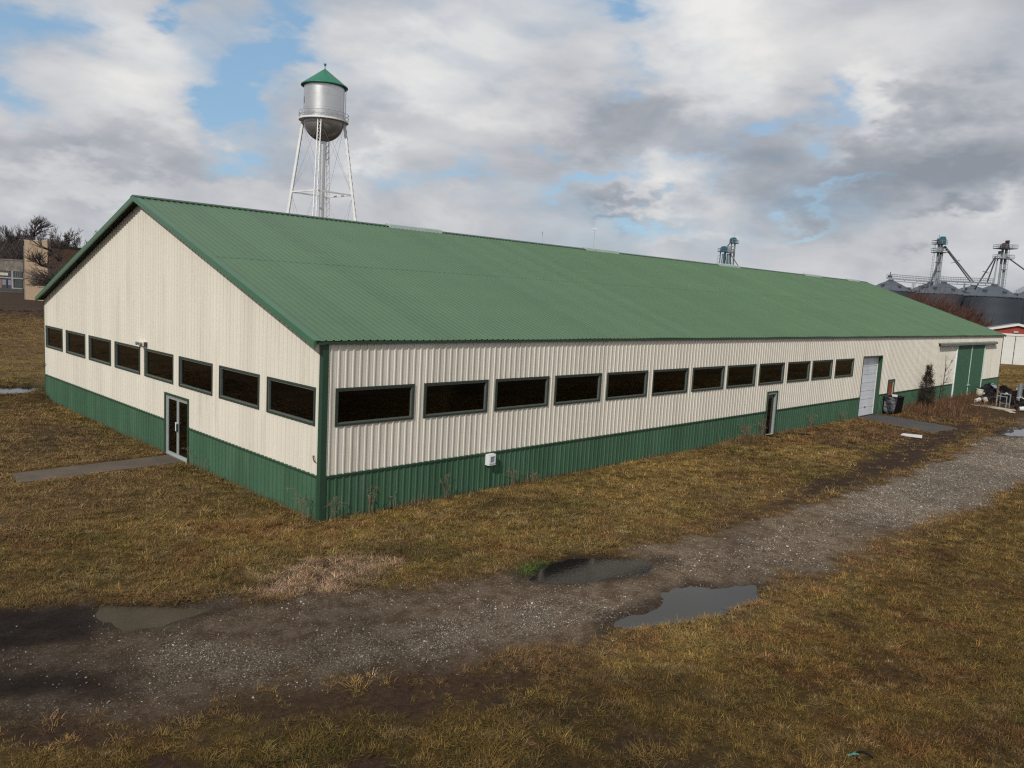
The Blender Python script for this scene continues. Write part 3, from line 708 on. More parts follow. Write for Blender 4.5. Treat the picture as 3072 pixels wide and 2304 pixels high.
def u_frame(P, a, b, z0, z1, t, o0, o1):                        # door lining: two legs and a head in one piece
    m = MB(); pr = [(a, z0), (a, z1), (b, z1), (b, z0), (b-t, z0), (b-t, z1-t), (a+t, z1-t), (a+t, z0)]
    n = len(pr); vs = [P(u, o, z) for o in (o0, o1) for u, z in pr]
    fs = []
    for o in (0, n): fs += [(o, o+1, o+6, o+7), (o+1, o+2, o+5, o+6), (o+2, o+3, o+4, o+5)]
    fs += [(i, (i+1) % n, n+(i+1) % n, n+i) for i in range(n)]
    m.add(vs, fs); return m
# glazed double door in the gable
d = u_frame(PG, GD[0], GD[1], -.1, GD[3], .075, -.10, .038).build('glass_door', M['trim'], barn)
d['label'] = 'glazed double door in the gable'
u_frame(PG, GD[0]+.075, GD[1]-.075, -.02, GD[3]-.075, .05, -.09, .0).build('door_frame', M['aluminium'], d)
pbox(PG, GD[0]+.075, GD[1]-.075, -.10, .02, -.08, .05).build('threshold', M['aluminium'], d)
mid = (GD[0]+GD[1])/2
for a, b in ((GD[0]+.127, mid-.003), (mid+.003, GD[1]-.127)):
    m = MB(); m.ring(PG, a, b, .052, GD[3]-.127, .075, -.075, -.03); lf = m.build('door_leaf', M['aluminium'], d)
    pbox(PG, a+.07, b-.07, -.056, -.050, .12, GD[3]-.195).build('door_pane', M['glass'], d)
    pbox(PG, a+.08, b-.08, -.070, -.058, 1.02, 1.06).build('push_bar', M['darksteel'], d)
pbox(PG, mid+.008, mid+.06, -.03, .03, .95, 1.25).build('door_handle', M['white'], d)
pbox(PG, mid-.06, mid-.012, -.03, .03, .93, 1.2).build('door_handle', M['darksteel'], d)
# glazed single door in the long wall
d = u_frame(PL, MD[0], MD[1], -.1, MD[3], .075, -.10, .04).build('glazed_door', M['trim'], barn)
u_frame(PL, MD[0]+.075, MD[1]-.075, -.02, MD[3]-.08, .075, -.14, .012).build('door_frame', M['aluminium'], d)
pbox(PL, MD[0]+.075, MD[1]-.075, -.14, .02, -.08, .03).build('threshold', M['plank'], d)
pbox(PL, MD[0]+.15, MD[1]-.15, -.11, -.10, .035, MD[3]-.16).build('door_pane', M['glass'], d)
pbox(PL, MD[0]+.16, MD[1]-.16, -.13, -.115, 1.0, 1.04).build('push_bar', M['darksteel'], d)
# overhead door, set back in its reveal
d = u_frame(PL, RD[0], RD[1], -.1, RD[3], .06, -.26, .038).build('overhead_door', M['trim'], barn); d['label'] = 'white panelled overhead door'
u_frame(PL, RD[0]+.06, RD[1]-.06, -.08, RD[3]-.06, .07, -.235, -.185).build('door_frame', M['cream'], d)
nP = 7; hgt = (RD[3]-.14)/nP
for i in range(nP):
    z0 = .0+i*hgt; m = MB(); a, b = RD[0]+.13, RD[1]-.13
    prof = [(-.24, z0+.016), (-.205, z0+.010), (-.205, z0+hgt*.475), (-.222, z0+hgt*.49), (-.222, z0+hgt*.51), (-.205, z0+hgt*.525), (-.205, z0+hgt-.010), (-.24, z0+hgt-.016)]
    k = len(prof)
    m.add([PL(u, o, z) for u in (a, b) for o, z in prof], [(j, (j+1) % k, k+(j+1) % k, k+j) for j in range(k)]+[tuple(range(k))[::-1], tuple(range(k, 2*k))])
    m.build('door_panel', M['doorwhite'], d)
pbox(PL, RD[0]+1.5, RD[0]+1.65, -.205, -.17, .5, .56).build('door_handle', M['darksteel'], d)
pbox(PL, RD[0]+.13, RD[1]-.13, -.25, -.226, 0, RD[3]-.14).build('door_backing', M['palesteel'], d)
# weathered red door
d = u_frame(PL, ED[0], ED[1], -.1, ED[3], .10, -.10, .038).build('red_door', M['trim'], barn)
u_frame(PL, ED[0]+.10, ED[1]-.10, -.08, ED[3]-.10, .07, -.09, .0).build('door_frame', M['plank'], d)
lf = pbox(PL, ED[0]+.17, ED[1]-.17, -.07, -.03, -.05, ED[3]-.17).build('door_leaf', M['rustdoor'], d)
m = MB(); m.lathe([(.0, 0), (.03, .01), (.035, .03), (.02, .055), (0, .06)], (ED[1]-.26, .03, 1.0), 10); m.build('door_knob', M['darksteel'], d)
# sliding doors on their track
for i, (a, b) in enumerate(((54.0, 57.62), (57.72, 61.25))):
    d = wall_sheet(lambda u, o, z: (u, -.05-o, z), a, b, .02, lambda u: 4.12, []).build('sliding_door', M['slidegreen'], barn)
    pbox(PL, a, b, .02, .048, .02, 4.12).build('door_core', M['slidegreen'], d)
    if i == 0:
        pbox(PL, a-.10, a+.02, .02, .10, .0, 4.12).build('edge_trim', M['doorwhite'], d)
        pbox(PL, b-.0, b+.09, .02, .10, .02, 4.12).build('edge_trim', M['mint'], d)
        m = MB(); m.bar((b-.25, -.11, .95), (b+.35, -.11, .95), .07, .05); m.build('latch', M['mint'], d)
    else:
        pbox(PL, b-.02, b+.08, .02, .10, .0, 4.12).build('edge_trim', M['mint'], d)
m = MB(); p = [PL(u, o, z) for u in (49.55, 64.42) for o, z in ((.022, 4.32), (.07, 4.32), (.22, 4.24), (.22, 4.10), (.20, 4.10), (.20, 4.22), (.022, 4.28))]
m.add(p, [(i, (i+1) % 7, 7+(i+1) % 7, 7+i) for i in range(7)]+[tuple(range(7))[::-1], tuple(range(7, 14))]); m.build('door_track', M['railgrey'], barn)

# things fixed to the walls
t = thing('utility_box', 'pale grey electrical box on the green wainscot of the long wall', 'utility box', (6.1, -.05, .85))
m = MB(); m.box(5.96, 6.26, -.19, -.02, .84, 1.19); m.build('housing', M['white'], t)
m = MB(); m.ring(lambda u, o, z: (u, -o, z), 5.99, 6.23, .90, 1.15, .03, .19, .21); m.build('cover_frame', M['doorwhite'], t)
pbox(PL, 6.02, 6.20, .19, .198, .93, 1.12).build('cover', M['palesteel'], t)
m = MB(); m.tube([(6.11, -.06, .86), (6.11, -.06, .1), (6.11, -.06, -.1)], .02, 8); m.build('conduit', M['green'], t)
t = thing('wall_light', 'small two lamp emergency light above the gable windows', 'wall light', (0, 12.1, 3.7))
m = MB(); m.box(-.11, -.015, 11.80, 12.50, 3.655, 3.79); m.build('housing', M['cream'], t)
for yy in (11.97, 12.32):
    m = MB(); m.tube([(-.11, yy, 3.72), (-.16, yy, 3.72), (-.20, yy, 3.71)], [.035, .06, .062], 12); lp = m.build('lamp_head', M['steel'], t)
    m = MB(); m.tube([(-.201, yy, 3.71), (-.207, yy, 3.71)], [.05, .05], 12); m.build('lens', M['palesteel'], lp)
pbox(PG, 11.735, 11.80, .015, .12, 3.65, 3.80).build('end_cap', M['darksteel'], t)
for nm, lab, y in (('cable_hook', 'bent dark cable end on the gable beside the near corner trim', .30), ('cable_hook', 'bent dark cable end at the far left edge of the gable', 24.12)):
    m = MB(); z = 1.72; sgn = 1 if y < 5 else -1
    m.tube([(-.02, y, z+.02), (-.07, y-.02*sgn, z+.03), (-.09, y-.07*sgn, z-.02), (-.08, y-.10*sgn, z-.10), (-.05, y-.11*sgn, z-.13)], [.014, .016, .018, .018, .012], 7)
    tag(m.build(nm, M['darksteel']), lab, 'cable')
# ------------------------------------------------------------------ water tower
AX, AY = 61.5, 100.14
wt = thing('water_tower', 'silver water tower with green cone roof and lattice legs behind the barn', 'water tower', (AX, AY, 0))
R = 3.27
def lathe_part(name, prof, mt, par, n=48, sm=True, c=(AX, AY, 0)):
    m = MB(); m.lathe(prof, c, n); o = m.build(name, mt, par)
    if sm: smooth_by_angle(o, 35)
    return o
zE, zB, zA, zF = 37.93, 32.35, 40.69, 41.53
tank = lathe_part('tank', [(R, zB-.02), (R, 34.1), (R+.012, 34.1), (R+.012, 34.14), (R, 34.14), (R, 36.1), (R+.012, 36.1), (R+.012, 36.14), (R, 36.14), (R, zE+.15)], M['silver'], wt)
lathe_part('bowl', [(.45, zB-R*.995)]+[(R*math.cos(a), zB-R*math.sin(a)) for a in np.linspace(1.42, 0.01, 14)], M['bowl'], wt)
lathe_part('tank_roof', [(R+.50, zE-.18), (R+.52, zE-.10), (R+.50, zE-.02), (.06, zA), (.02, zA+.01)], M['tankgreen'], wt)
lathe_part('finial', [(.06, zA-.05), (.07, zA+.45), (.12, zA+.5), (.20, zA+.56), (.22, zA+.74), (.2, zF-.04), (.02, zF)], M['tankgreen'], wt, 16)
lathe_part('riser_pipe', [(.45, 0), (.45, 19), (.48, 19), (.48, 19.15), (.45, 19.15), (.45, 25.6), (.48, 25.6), (.48, 25.75), (.45, 25.75), (.45, zB-R+.05)], M['silver'], wt, 24)
lathe_part('balcony', [(R+.01, zB-.12), (R+.72, zB-.12), (R+.75, zB-.10), (R+.75, zB+.16), (R+.71, zB+.16), (R+.71, zB-.02), (R+.01, zB-.02)], M['silverlight'], wt)
rl = MB()
for zr_ in (zB+.62, zB+1.18):
    rl.tube([(AX+(R+.73)*math.cos(a), AY+(R+.73)*math.sin(a), zr_) for a in np.linspace(0, 2*math.pi, 49)], .032, 5, False)
for k in range(16):
    a = 2*math.pi*k/16; c_, s_ = math.cos(a), math.sin(a)
    rl.tube([(AX+(R+.73)*c_, AY+(R+.73)*s_, zB+.1), (AX+(R+.73)*c_, AY+(R+.73)*s_, zB+1.18)], .03, 5)
    a2 = a+2*math.pi/16
    if k % 2: rl.tube([(AX+(R+.73)*c_, AY+(R+.73)*s_, zB+.14), (AX+(R+.73)*math.cos(a2), AY+(R+.73)*math.sin(a2), zB+1.1)], .02, 4)
rl.build('railing', M['silverdark'], wt)
vx, vy = CAM[0]-AX, CAM[1]-AY; va = math.atan2(vy, vx)          # bearing towards the road side
legang = [va-rad(10.9)+k*math.pi/2 for k in range(4)]
r_at = lambda z: 3.36+.1429*(zB-z)
def lp(a, z, dt=0, dr=0):
    r = r_at(z)+dr; return np.array([AX+r*math.cos(a)-dt*math.sin(a), AY+r*math.sin(a)+dt*math.cos(a), z])
for a in legang:
    m = MB(); rd = np.array([math.cos(a), math.sin(a), 0])
    ch = MB()
    for dt in (-.25, .25): ch.bar(lp(a, 0, dt), lp(a, zB-.1, dt), .36, .11, up=tuple(np.array([-math.sin(a), math.cos(a), 0])) )
    leg = ch.build('leg', M['silverlight'], wt)
    nz = 62
    for dr in (-.2, .2):
        m = MB()
        for i in range(nz):
            z0, z1 = zB*i/nz, zB*(i+1)/nz; sg = 1 if i % 2 else -1
            m.bar(lp(a, z0, .22*sg, dr), lp(a, z1, -.22*sg, dr), .10, .03)
        m.build('lacing', M['silverlight'], leg)
zs_ = 20.65
for k in range(4):
    a, b = legang[k], legang[(k+1) % 4]
    m = MB(); m.bar(lp(a, zs_), lp(b, zs_), .22, .24); m.build('strut', M['silverlight'], wt)
    for z0, z1 in ((zs_+.2, zB-.4), (.5, zs_-.2)):
        for (p, q) in ((a, b), (b, a)):
            m = MB(); m.tube([lp(p, z0), lp(q, z1)], .017, 5); m.build('tie_rod', M['silverdark'], wt)
m = MB(); la = va+rad(84)
for s_ in (-.2, .2):
    m.tube([(AX+(R+.2)*math.cos(la)-s_*math.sin(la), AY+(R+.2)*math.sin(la)+s_*math.cos(la), z) for z in (zB, zE+.1)], .045, 5)
for z in np.arange(zB+.2, zE, .35):
    m.tube([(AX+(R+.2)*math.cos(la)-s_*math.sin(la), AY+(R+.2)*math.sin(la)+s_*math.cos(la), z) for s_ in (-.2, .2)], .025, 4)
m.build('ladder', M['silverlight'], wt)
m = MB()                                                        # blurred dark lettering that wraps away round the left flank
for i, (a0, z0, z1) in enumerate(((-80, 34.6, 35.9), (-77.2, 34.9, 35.9), (-74.8, 34.7, 35.6))):
    n = 4; vs = []
    for j in range(n+1):
        aa = va+rad(a0+2.0*j/n); vs += [(AX+(R+.018)*math.cos(aa), AY+(R+.018)*math.sin(aa), z0+.1*j/n), (AX+(R+.018)*math.cos(aa), AY+(R+.018)*math.sin(aa), z1)]
    m.add(vs, [(2*j, 2*j+2, 2*j+3, 2*j+1) for j in range(n)])
m.build('painted_mark', M['darksteel'], wt)

# ------------------------------------------------------------------ grain bins
def bin_at(label, x, y, ze, za, r=7.3, hatch=True):
    t = thing('grain_bin', label, 'grain bin', (x, y, 0), 'grain bins beyond the barn')
    prof = []; z = -.5; k = 0
    while z < ze: prof += [(r, z), (r+.05, z+.4)]; z += .8
    prof += [(r, ze)]
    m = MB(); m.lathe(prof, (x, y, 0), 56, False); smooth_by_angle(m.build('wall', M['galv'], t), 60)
    m = MB(); n = 72; vs = []; zc = ze-.1
    for rr, zz_ in ((r+.22, zc), ((r+.22)*.48, zc+(za-zc)*.52), ((r+.22)*.48, zc+(za-zc)*.52+.10), (.75, za-.35)):
        for k in range(n):
            a = 2*math.pi*k/n; lift = .13 if k % 3 == 0 else 0
            vs.append((x+rr*math.cos(a), y+rr*math.sin(a), zz_+lift))
    fs = [(i*n+k, i*n+(k+1) % n, (i+1)*n+(k+1) % n, (i+1)*n+k) for i in range(3) for k in range(n)]
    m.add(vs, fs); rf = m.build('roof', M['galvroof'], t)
    m = MB(); m.lathe([(.8, za-.5), (.8, za-.15), (.9, za-.12), (.75, za+.08), (.1, za+.12)], (x, y, 0), 18); m.build('peak_cap', M['galvroof'], t)
    a0 = math.atan2(CAM[1]-y, CAM[0]-x)
    for da, f in ((-.5, .62), (.55, .70), (1.2, .8), (2.6, .6)):
        a = a0+da; rr = r*f; zc2 = za-(za-ze)*f
        m = MB(); u = np.array([math.cos(a), math.sin(a), 0]); w = np.array([-math.sin(a), math.cos(a), 0])
        m.obox(np.array([x, y, zc2+.25])+u*rr, u*.42, w*.42, np.array([0, 0, .32])); m.build('roof_hatch', M['darksteel'], t)
    return t
bin_at('grain bin farthest left of the row, half hidden by the barn roof', 258.88, 77.56, 12.79, 16.36)
bin_at('grain bin behind the teal elevator tower, mostly hidden by the bin in front', 280.55, 72.34, 13.25, 16.65)
bin_at('grain bin in the front row behind the reddish bare tree', 250.43, 59.26, 12.2, 15.81)
bin_at('large grain bin directly above the red and white shed', 245.24, 44.52, 11.77, 15.39)
bin_at('grain bin whose roof peeps up between the two front bins', 290.9, 61.9, 13.82, 16.45)
p = at(zz(2420, 1110), 236); bin_at('dark grain bin cut off by the right edge of the photo', p[0], p[1], p[2], p[2]+3.6, 7.3)

def rail_platform(m_deck, m_rail, c, hw, u, v, h=1.1, posts=3):
    c = np.array(c); u = np.array(u); v = np.array(v)
    m_deck.obox(c, u*hw, v*hw*.8, np.array([0, 0, .10]))
    for s in (-1, 1):
        for zh in (h*.5, h):
            m_rail.tube([c+u*hw*s-v*hw*.8+(0, 0, zh), c+u*hw*s+v*hw*.8+(0, 0, zh)], .06, 4)
            m_rail.tube([c-u*hw+v*hw*.8*s+(0, 0, zh), c+u*hw+v*hw*.8*s+(0, 0, zh)], .06, 4)
        for k in range(posts):
            f = -1+2*k/(posts-1)
            m_rail.tube([c+u*hw*f+v*hw*.8*s, c+u*hw*f+v*hw*.8*s+(0, 0, h)], .06, 4)
UH = np.array([.7045, -.7097, 0.]); VH = np.array([.7097, .7045, 0.])     # across and along the sight line
def ladder(m, p, q, w=.25, up=UH):
    p, q = np.array(p), np.array(q); n = max(3, int(np.linalg.norm(q-p)/.9))
    for s in (-1, 1): m.tube([p+up*w*s, q+up*w*s], .055, 4)
    for i in range(n+1):
        c = p+(q-p)*i/n; m.tube([c-up*w, c+up*w], .045, 4)
# teal bucket elevator
dep = 250.; Pz = lambda X, Y, d=dep: at(zz(X, Y), d)
el = thing('bucket_elevator', 'tall grain elevator tower with teal head and spouts above the bins', 'grain elevator', (*Pz(880, 850)[:2], 0), 'grain elevator towers')
def leg_tube(m, X0, Y0, X1, Y1, w, d):
    b = Pz(X0, Y0, d); t_ = Pz(X1, Y1, d); dirv = (t_-b)/(t_[2]-b[2]); g = b-dirv*b[2]; m.bar(g*[1, 1, 0]+[0, 0, 0], t_, w, w)
for (X0, X1) in ((845, 908), (885, 950)):
    m = MB(); b = Pz(X0, 850); t_ = Pz(X1, 265); c_ = np.array([t_[0], t_[1], 0.]); m.bar(c_, t_, .55, .55); m.build('leg_casing', M['palesteel'], el)
m = MB(); t_ = Pz(965, 400); m.bar((t_[0], t_[1], 0), t_, .22, .22); m.build('leg_casing', M['palesteel'], el)
hd = MB(); c = Pz(945, 225); hd.obox(c, UH*1.0, VH*1.0, (0, 0, .85)); hd.obox(c+np.array([0, 0, 1.15])+UH*.35, UH*.55, VH*.7, (0, 0, .32)); hd.build('head', M['teal'], el)
md, mr = MB(), MB(); rail_platform(md, mr, Pz(915, 268), 1.75, UH, VH); md.build('platform', M['darksteel'], el); mr.build('railing', M['palesteel'], el)
md, mr = MB(), MB(); rail_platform(md, mr, Pz(910, 396), 1.85, UH, VH, 1.2); md.build('platform', M['darksteel'], el); mr.build('railing', M['palesteel'], el)
m = MB(); rail_top = Pz(935, 215); m.obox(Pz(905, 213), UH*.9, VH*.8, (0, 0, .08)); m.build('platform', M['darksteel'], el)
for X in (905, 940, 985):
    m = MB(); p = Pz(X, 205); m.tube([p, p+(0, 0, 1.0+.5*(X == 905))], .08, 4); m.build('vent_stub', M['teal'], el)
m = MB(); ladder(m, Pz(868, 280)*[1, 1, 0]-UH*.5, Pz(868, 280)-UH*.5); m.build('ladder', M['palesteel'], el)
for (X0, Y0, X1, Y1, w, dd) in ((985, 305, 1390, 845, .36, 8), (1000, 300, 1440, 855, .40, 3), (980, 310, 788, 835, .42, -2)):
    m = MB(); m.tube([Pz(X0, Y0), Pz(X1, Y1, dep+dd)], w*.58, 8); m.build('spout', M['steel'] if X1 > 1000 else M['darksteel'], el)
for X, Y in ((1130, 552), (1190, 525)):
    m = MB(); p = Pz(X, Y, dep+4); m.bar(p-UH*.9-(0, 0, .2), p+UH*.9+(0, 0, .2), .14); m.build('spout_clamp', M['darksteel'], el)
for Y in (545, 680):
    m = MB(); p = Pz(885, Y); q = np.array([Pz(928, 265)[0], Pz(928, 265)[1], p[2]]); m.obox(q, UH*.85, VH*.5, (0, 0, .1)); m.build('leg_brace', M['steel'], el)
# rusty elevator
dep2 = 236.; Pq = lambda X, Y, d=dep2: at(zz(X, Y), d)
el = thing('bucket_elevator', 'grain elevator tower with rusty domed head near the right edge', 'grain elevator', (*Pq(1860, 930)[:2], 0), 'grain elevator towers')
for (X1, w) in ((1888, .55), (1942, .55)):
    m = MB(); t_ = Pq(X1, 340); m.bar((t_[0], t_[1], 0), t_, w, w); m.build('leg_casing', M['palesteel'], el)
hd = MB(); c = Pq(1912, 320); vs = []; prof = [(-1.05, -.6), (-1.05, .3), (-.75, 1.0), (-.2, 1.35), (.45, 1.35), (.45, 2.1), (.95, 2.1), (.95, .9), (1.05, .3), (1.05, -.6)]
n = len(prof)
for s in (-.7, .7): vs += [c+UH*a+VH*s+(0, 0, b) for a, b in prof]
hd.add(vs, [(i, (i+1) % n, n+(i+1) % n, n+i) for i in range(n)]+[tuple(range(n))[::-1], tuple(range(n, 2*n))]); hd.build('head', M['rusty'], el)
md, mr = MB(), MB(); rail_platform(md, mr, Pq(1925, 338), 2.5, UH, VH, 1.1, 4); md.build('platform', M['darksteel'], el); mr.build('railing', M['palesteel'], el)
md, mr = MB(), MB(); rail_platform(md, mr, Pq(1895, 492), 2.2, UH, VH, 1.1, 4); md.build('platform', M['steel'], el); mr.build('railing', M['palesteel'], el)
m = MB(); m.obox(Pq(1855, 400), UH*.5, VH*.5, (0, 0, .45)); m.build('drive_motor', M['darksteel'], el)
m = MB(); q = Pq(1968, 350); ladder(m, (q[0]+UH[0]*.2, q[1]+UH[1]*.2, 0), q+UH*.2); m.build('ladder', M['palesteel'], el)
for (X0, Y0, X1, Y1, dd, mt) in ((1780, 455, 1452, 965, 4, 'darksteel'), (1775, 500, 1648, 850, 6, 'steel'), (1810, 480, 1745, 870, 0, 'steel'), (1950, 465, 2260, 690, 6, 'steel')):
    m = MB(); m.tube([Pq(X0, Y0), Pq(X1, Y1, dep2+dd)], .21, 8); m.build('spout', M[mt], el)
m = MB(); p = Pq(1622, 698, dep2+2); m.bar(p-UH*.9+(0, 0, .25), p+UH*.9-(0, 0, .25), .16); m.build('spout_clamp', M['darksteel'], el)
m = MB(); q = Pq(1915, 660); m.obox(q-UH*.15, UH*.75, VH*.4, (0, 0, .1)); m.build('leg_brace', M['steel'], el)
# catwalks over the bin peaks
def catwalk(label, a, b, posts):
    a, b = np.array(a), np.array(b); t = thing('conveyor_catwalk', label, 'catwalk', a*[1, 1, 0], 'conveyor catwalks over the bins')
    m = MB(); m.bar(a, b, .75, .45); m.build('conveyor', M['palesteel'], t)
    m = MB(); m.bar(a-(0, 0, .75), b-(0, 0, .75), .3, .2); m.build('truss_chord', M['steel'], t)
    m = MB()
    for off in (-.45, .45):
        o = VH*off
        for h in (.75, 1.35): m.tube([a+o+(0, 0, h), b+o+(0, 0, h)], .055, 4)
        for k in range(posts+1):
            c = a+(b-a)*k/posts; m.tube([c+o, c+o+(0, 0, 1.35)], .05, 4)
    m.build('railing', M['palesteel'], t)
    m = MB()
    for k in range(4):
        c = a+(b-a)*(k+.5)/4; m.bar(c-(0, 0, .1), c-(0, 0, .8), .12)
    m.build('truss_post', M['steel'], t)
    return t
t = catwalk('conveyor catwalk running left from the teal elevator to the far left bin', at(zz(105, 790), 257), at(zz(850, 852), 254), 15)
m = MB(); p = at(zz(155, 770), 257); m.obox(p, UH*.5, VH*.4, (0, 0, .5)); m.tube([p, p+(0, 0, 1.6)], .12, 6); m.build('end_motor', M['darksteel'], t)
catwalk('conveyor catwalk running right from the teal elevator above the front bins', at(zz(880, 832), 250), at(zz(1740, 872), 232), 16)
t = catwalk('conveyor catwalk rising out of the right edge of the photo', at(zz(2070, 1050), 262), at(zz(2400, 900), 258), 8)
m = MB(); p = at(zz(1300, 870), 240); m.bar(p, (p[0], p[1], 12.5), .4); tag(m.build('support_post', M['steel']), 'grey steel post under the right catwalk between two bin roofs', 'post')
# distant lattice mast
def lattice(name, label, cat, base, h, w, mt, n=14, top=None):
    t = thing(name, label, cat, base); b = np.array(base, float); m = MB()
    cs = [np.array([math.cos(a), math.sin(a), 0]) for a in (0.3, 2.4, 4.5)]
    for c in cs: m.tube([b+c*w, b+c*w*.5+(0, 0, h)], .12, 4)
    for i in range(n):
        z0, z1 = h*i/n, h*(i+1)/n
        for k in range(3):
            f0, f1 = w*(1-.5*i/n), w*(1-.5*(i+1)/n)
            m.tube([b+cs[k]*f0+(0, 0, z0), b+cs[(k+1) % 3]*f1+(0, 0, z1)], .07, 3)
    m.build('lattice', mt, t); return t
p = at(zz(507, 990), 420); lattice('lattice_mast', 'faint grey lattice mast between two bin roofs under the catwalk', 'mast', (p[0], p[1], 0), at(zz(507, 855), 420)[2], 1.6, M['palesteel'])
# elevators seen over the barn ridge
dep3 = 230.; Pe = lambda X, Y, d=dep3: at(z6b(X, Y), d)
def small_elev(label, hx, hy, legs, plat, extra):
    t = thing('bucket_elevator', label, 'grain elevator', (*Pe(hx, hy)[:2], 0), 'elevator heads over the barn ridge')
    c = Pe(hx, hy); k = dep3/FPX/11.06
    prof = [(-95, -90), (95, -90), (95, 30), (70, 80), (40, 92), (-40, 92), (-70, 80), (-95, 30)]; n = len(prof); vs = []
    for s in (-.8, .8): vs += [c+UH*a*k+VH*s+(0, 0, b*k) for a, b in prof]
    m = MB(); m.add(vs, [(i, (i+1) % n, n+(i+1) % n, n+i) for i in range(n)]+[tuple(range(n))[::-1], tuple(range(n, 2*n))]); m.build('head', M['teal'], t)
    m = MB(); m.obox(c+(0, 0, -8*k), UH*.86*98*k, VH*.83, (0, 0, .07)); m.build('head_band', M['darksteel'], t)
    for X, w, mt in legs:
        m = MB(); q = Pe(X, hy+60); m.bar((q[0], q[1], 0), q, w, w); m.build('leg_casing', M[mt], t)
    for (x0, x1, Y) in plat:
        md, mr = MB(), MB(); a, b = Pe(x0, Y), Pe(x1, Y); rail_platform(md, mr, (a+b)/2, np.linalg.norm(b-a)/2, UH, VH, .95); md.build('platform', M['darksteel'], t); mr.build('railing', M['palesteel'], t)
    for (X0, Y0, X1, Y1, w, mt) in extra:
        m = MB(); m.tube([Pe(X0, Y0), Pe(X1, Y1)], w, 7); m.build('spout', M[mt], t)
    return t
t = small_elev('taller teal elevator head standing above the barn ridge', 1322, 455, ((1275, .28, 'steel'), (1385, .34, 'steel')), ((1270, 1485, 553),), ((1235, 530, 1130, 650, .16, 'darksteel'), (1130, 650, 1180, 760, .12, 'palesteel'), (1140, 655, 1330, 665, .09, 'steel'), (1250, 930, 1540, 1380, .15, 'steel')))
m = MB(); p = Pe(1375, 370); m.tube([p, Pe(1380, 180)], .05, 4); m.build('antenna', M['palesteel'], t)
m = MB(); q = Pe(1325, 560); ladder(m, (q[0], q[1], 0), q, .3); m.build('ladder', M['palesteel'], t)
t = small_elev('lower teal elevator head with a fan of spouts above the barn ridge', 1010, 745, ((905, .22, 'darksteel'), (1060, .42, 'teal')), ((830, 1000, 832), (1090, 1340, 865)), tuple((X0, 900, X1, 1300, w, mt) for X0, X1, w, mt in ((1010, 985, .20, 'teal'), (1030, 1050, .16, 'darksteel'), (1130, 1140, .18, 'teal'), (1180, 1190, .20, 'steel'), (1215, 1245, .18, 'darksteel'), (970, 925, .12, 'darksteel'), (1075, 1100, .14, 'teal'))))
m = MB(); q = Pe(1185, 770); m.obox(q, UH*.45, VH*.4, (0, 0, .75)); m.build('distributor', M['palesteel'], t)
m = MB(); q = Pe(850, 960); ladder(m, (q[0], q[1], 0), q, .35); m.build('ladder', M['palesteel'], t)
# poles beyond the ridge
p = at((1628, 692), 210); b = (p[0], p[1], 0)
t = thing('antenna_mast', 'thin grey antenna mast rising alone behind the barn ridge', 'mast', b)
m = MB(); m.tube([b, (p[0], p[1], p[2]-1.2), p], [.10, .06, .03], 6); m.build('pole', M['mast'], t)
m = MB(); m.tube([(p[0], p[1], p[2]-1.1), (p[0], p[1], p[2]-.3)], .06, 6); m.build('whip_base', M['darksteel'], t)
p = at((1784, 690), 200); b = (p[0], p[1], 0)
t = thing('floodlight_pole', 'tall thin pole with two white floodlights behind the barn ridge', 'floodlight pole', b)
m = MB(); m.tube([b, (p[0], p[1], p[2])], [.10, .05], 8); m.build('pole', M['mast'], t)
m = MB(); m.bar(p-UH*.45, p+UH*.45, .08); m.build('cross_arm', M['palesteel'], t)
for s in (-.3, .3):
    m = MB(); m.obox(p+UH*s+(0, 0, .28), UH*.14, VH*.12, (0, 0, .24)); m.build('floodlight', M['white'], t)

# ------------------------------------------------------------------ red and white shed
p0 = np.array([112.65, 10.34, 0.]); dv = np.array([1.47, -2.4, 0]); dv /= np.linalg.norm(dv); nv = np.array([dv[1], -dv[0], 0]); bk = -nv*math.cos(rad(17))+dv*math.sin(rad(17))
zc = lambda X, Y: on_plane((2900+X/10.366, 950+Y/10.366), p0, nv)
uu = lambda P: float((P-p0)@dv)
rg = zc(1615, 240); hl = zc(1150, 540); dgap = zc(1480, 1000); el_ = zc(700, 372)
U0 = uu(rg); half = 8.4; zr2 = rg[2]; sl = (rg[2]-el_[2])/(U0-uu(el_)); ze2 = zr2-sl*half; zh = hl[2]
shed = thing('shed', 'red and white metal shed with white sliding doors past the barn end', 'shed', p0+dv*U0)
SP = lambda u, o, z: p0+dv*(U0+u)-bk*o+np.array([0, 0, z])
m = MB(); dl = 14.
m.add([SP(-half, 0, -.3), SP(half, 0, -.3), SP(half, 0, ze2), SP(0, 0, zr2), SP(-half, 0, ze2), SP(-half, -dl, -.3), SP(half, -dl, -.3), SP(half, -dl, ze2), SP(0, -dl, zr2), SP(-half, -dl, ze2)],
      [(0, 1, 2, 3, 4), (5, 9, 8, 7, 6), (0, 4, 9, 5), (1, 6, 7, 2)])
m.build('wall', M['red'], shed)
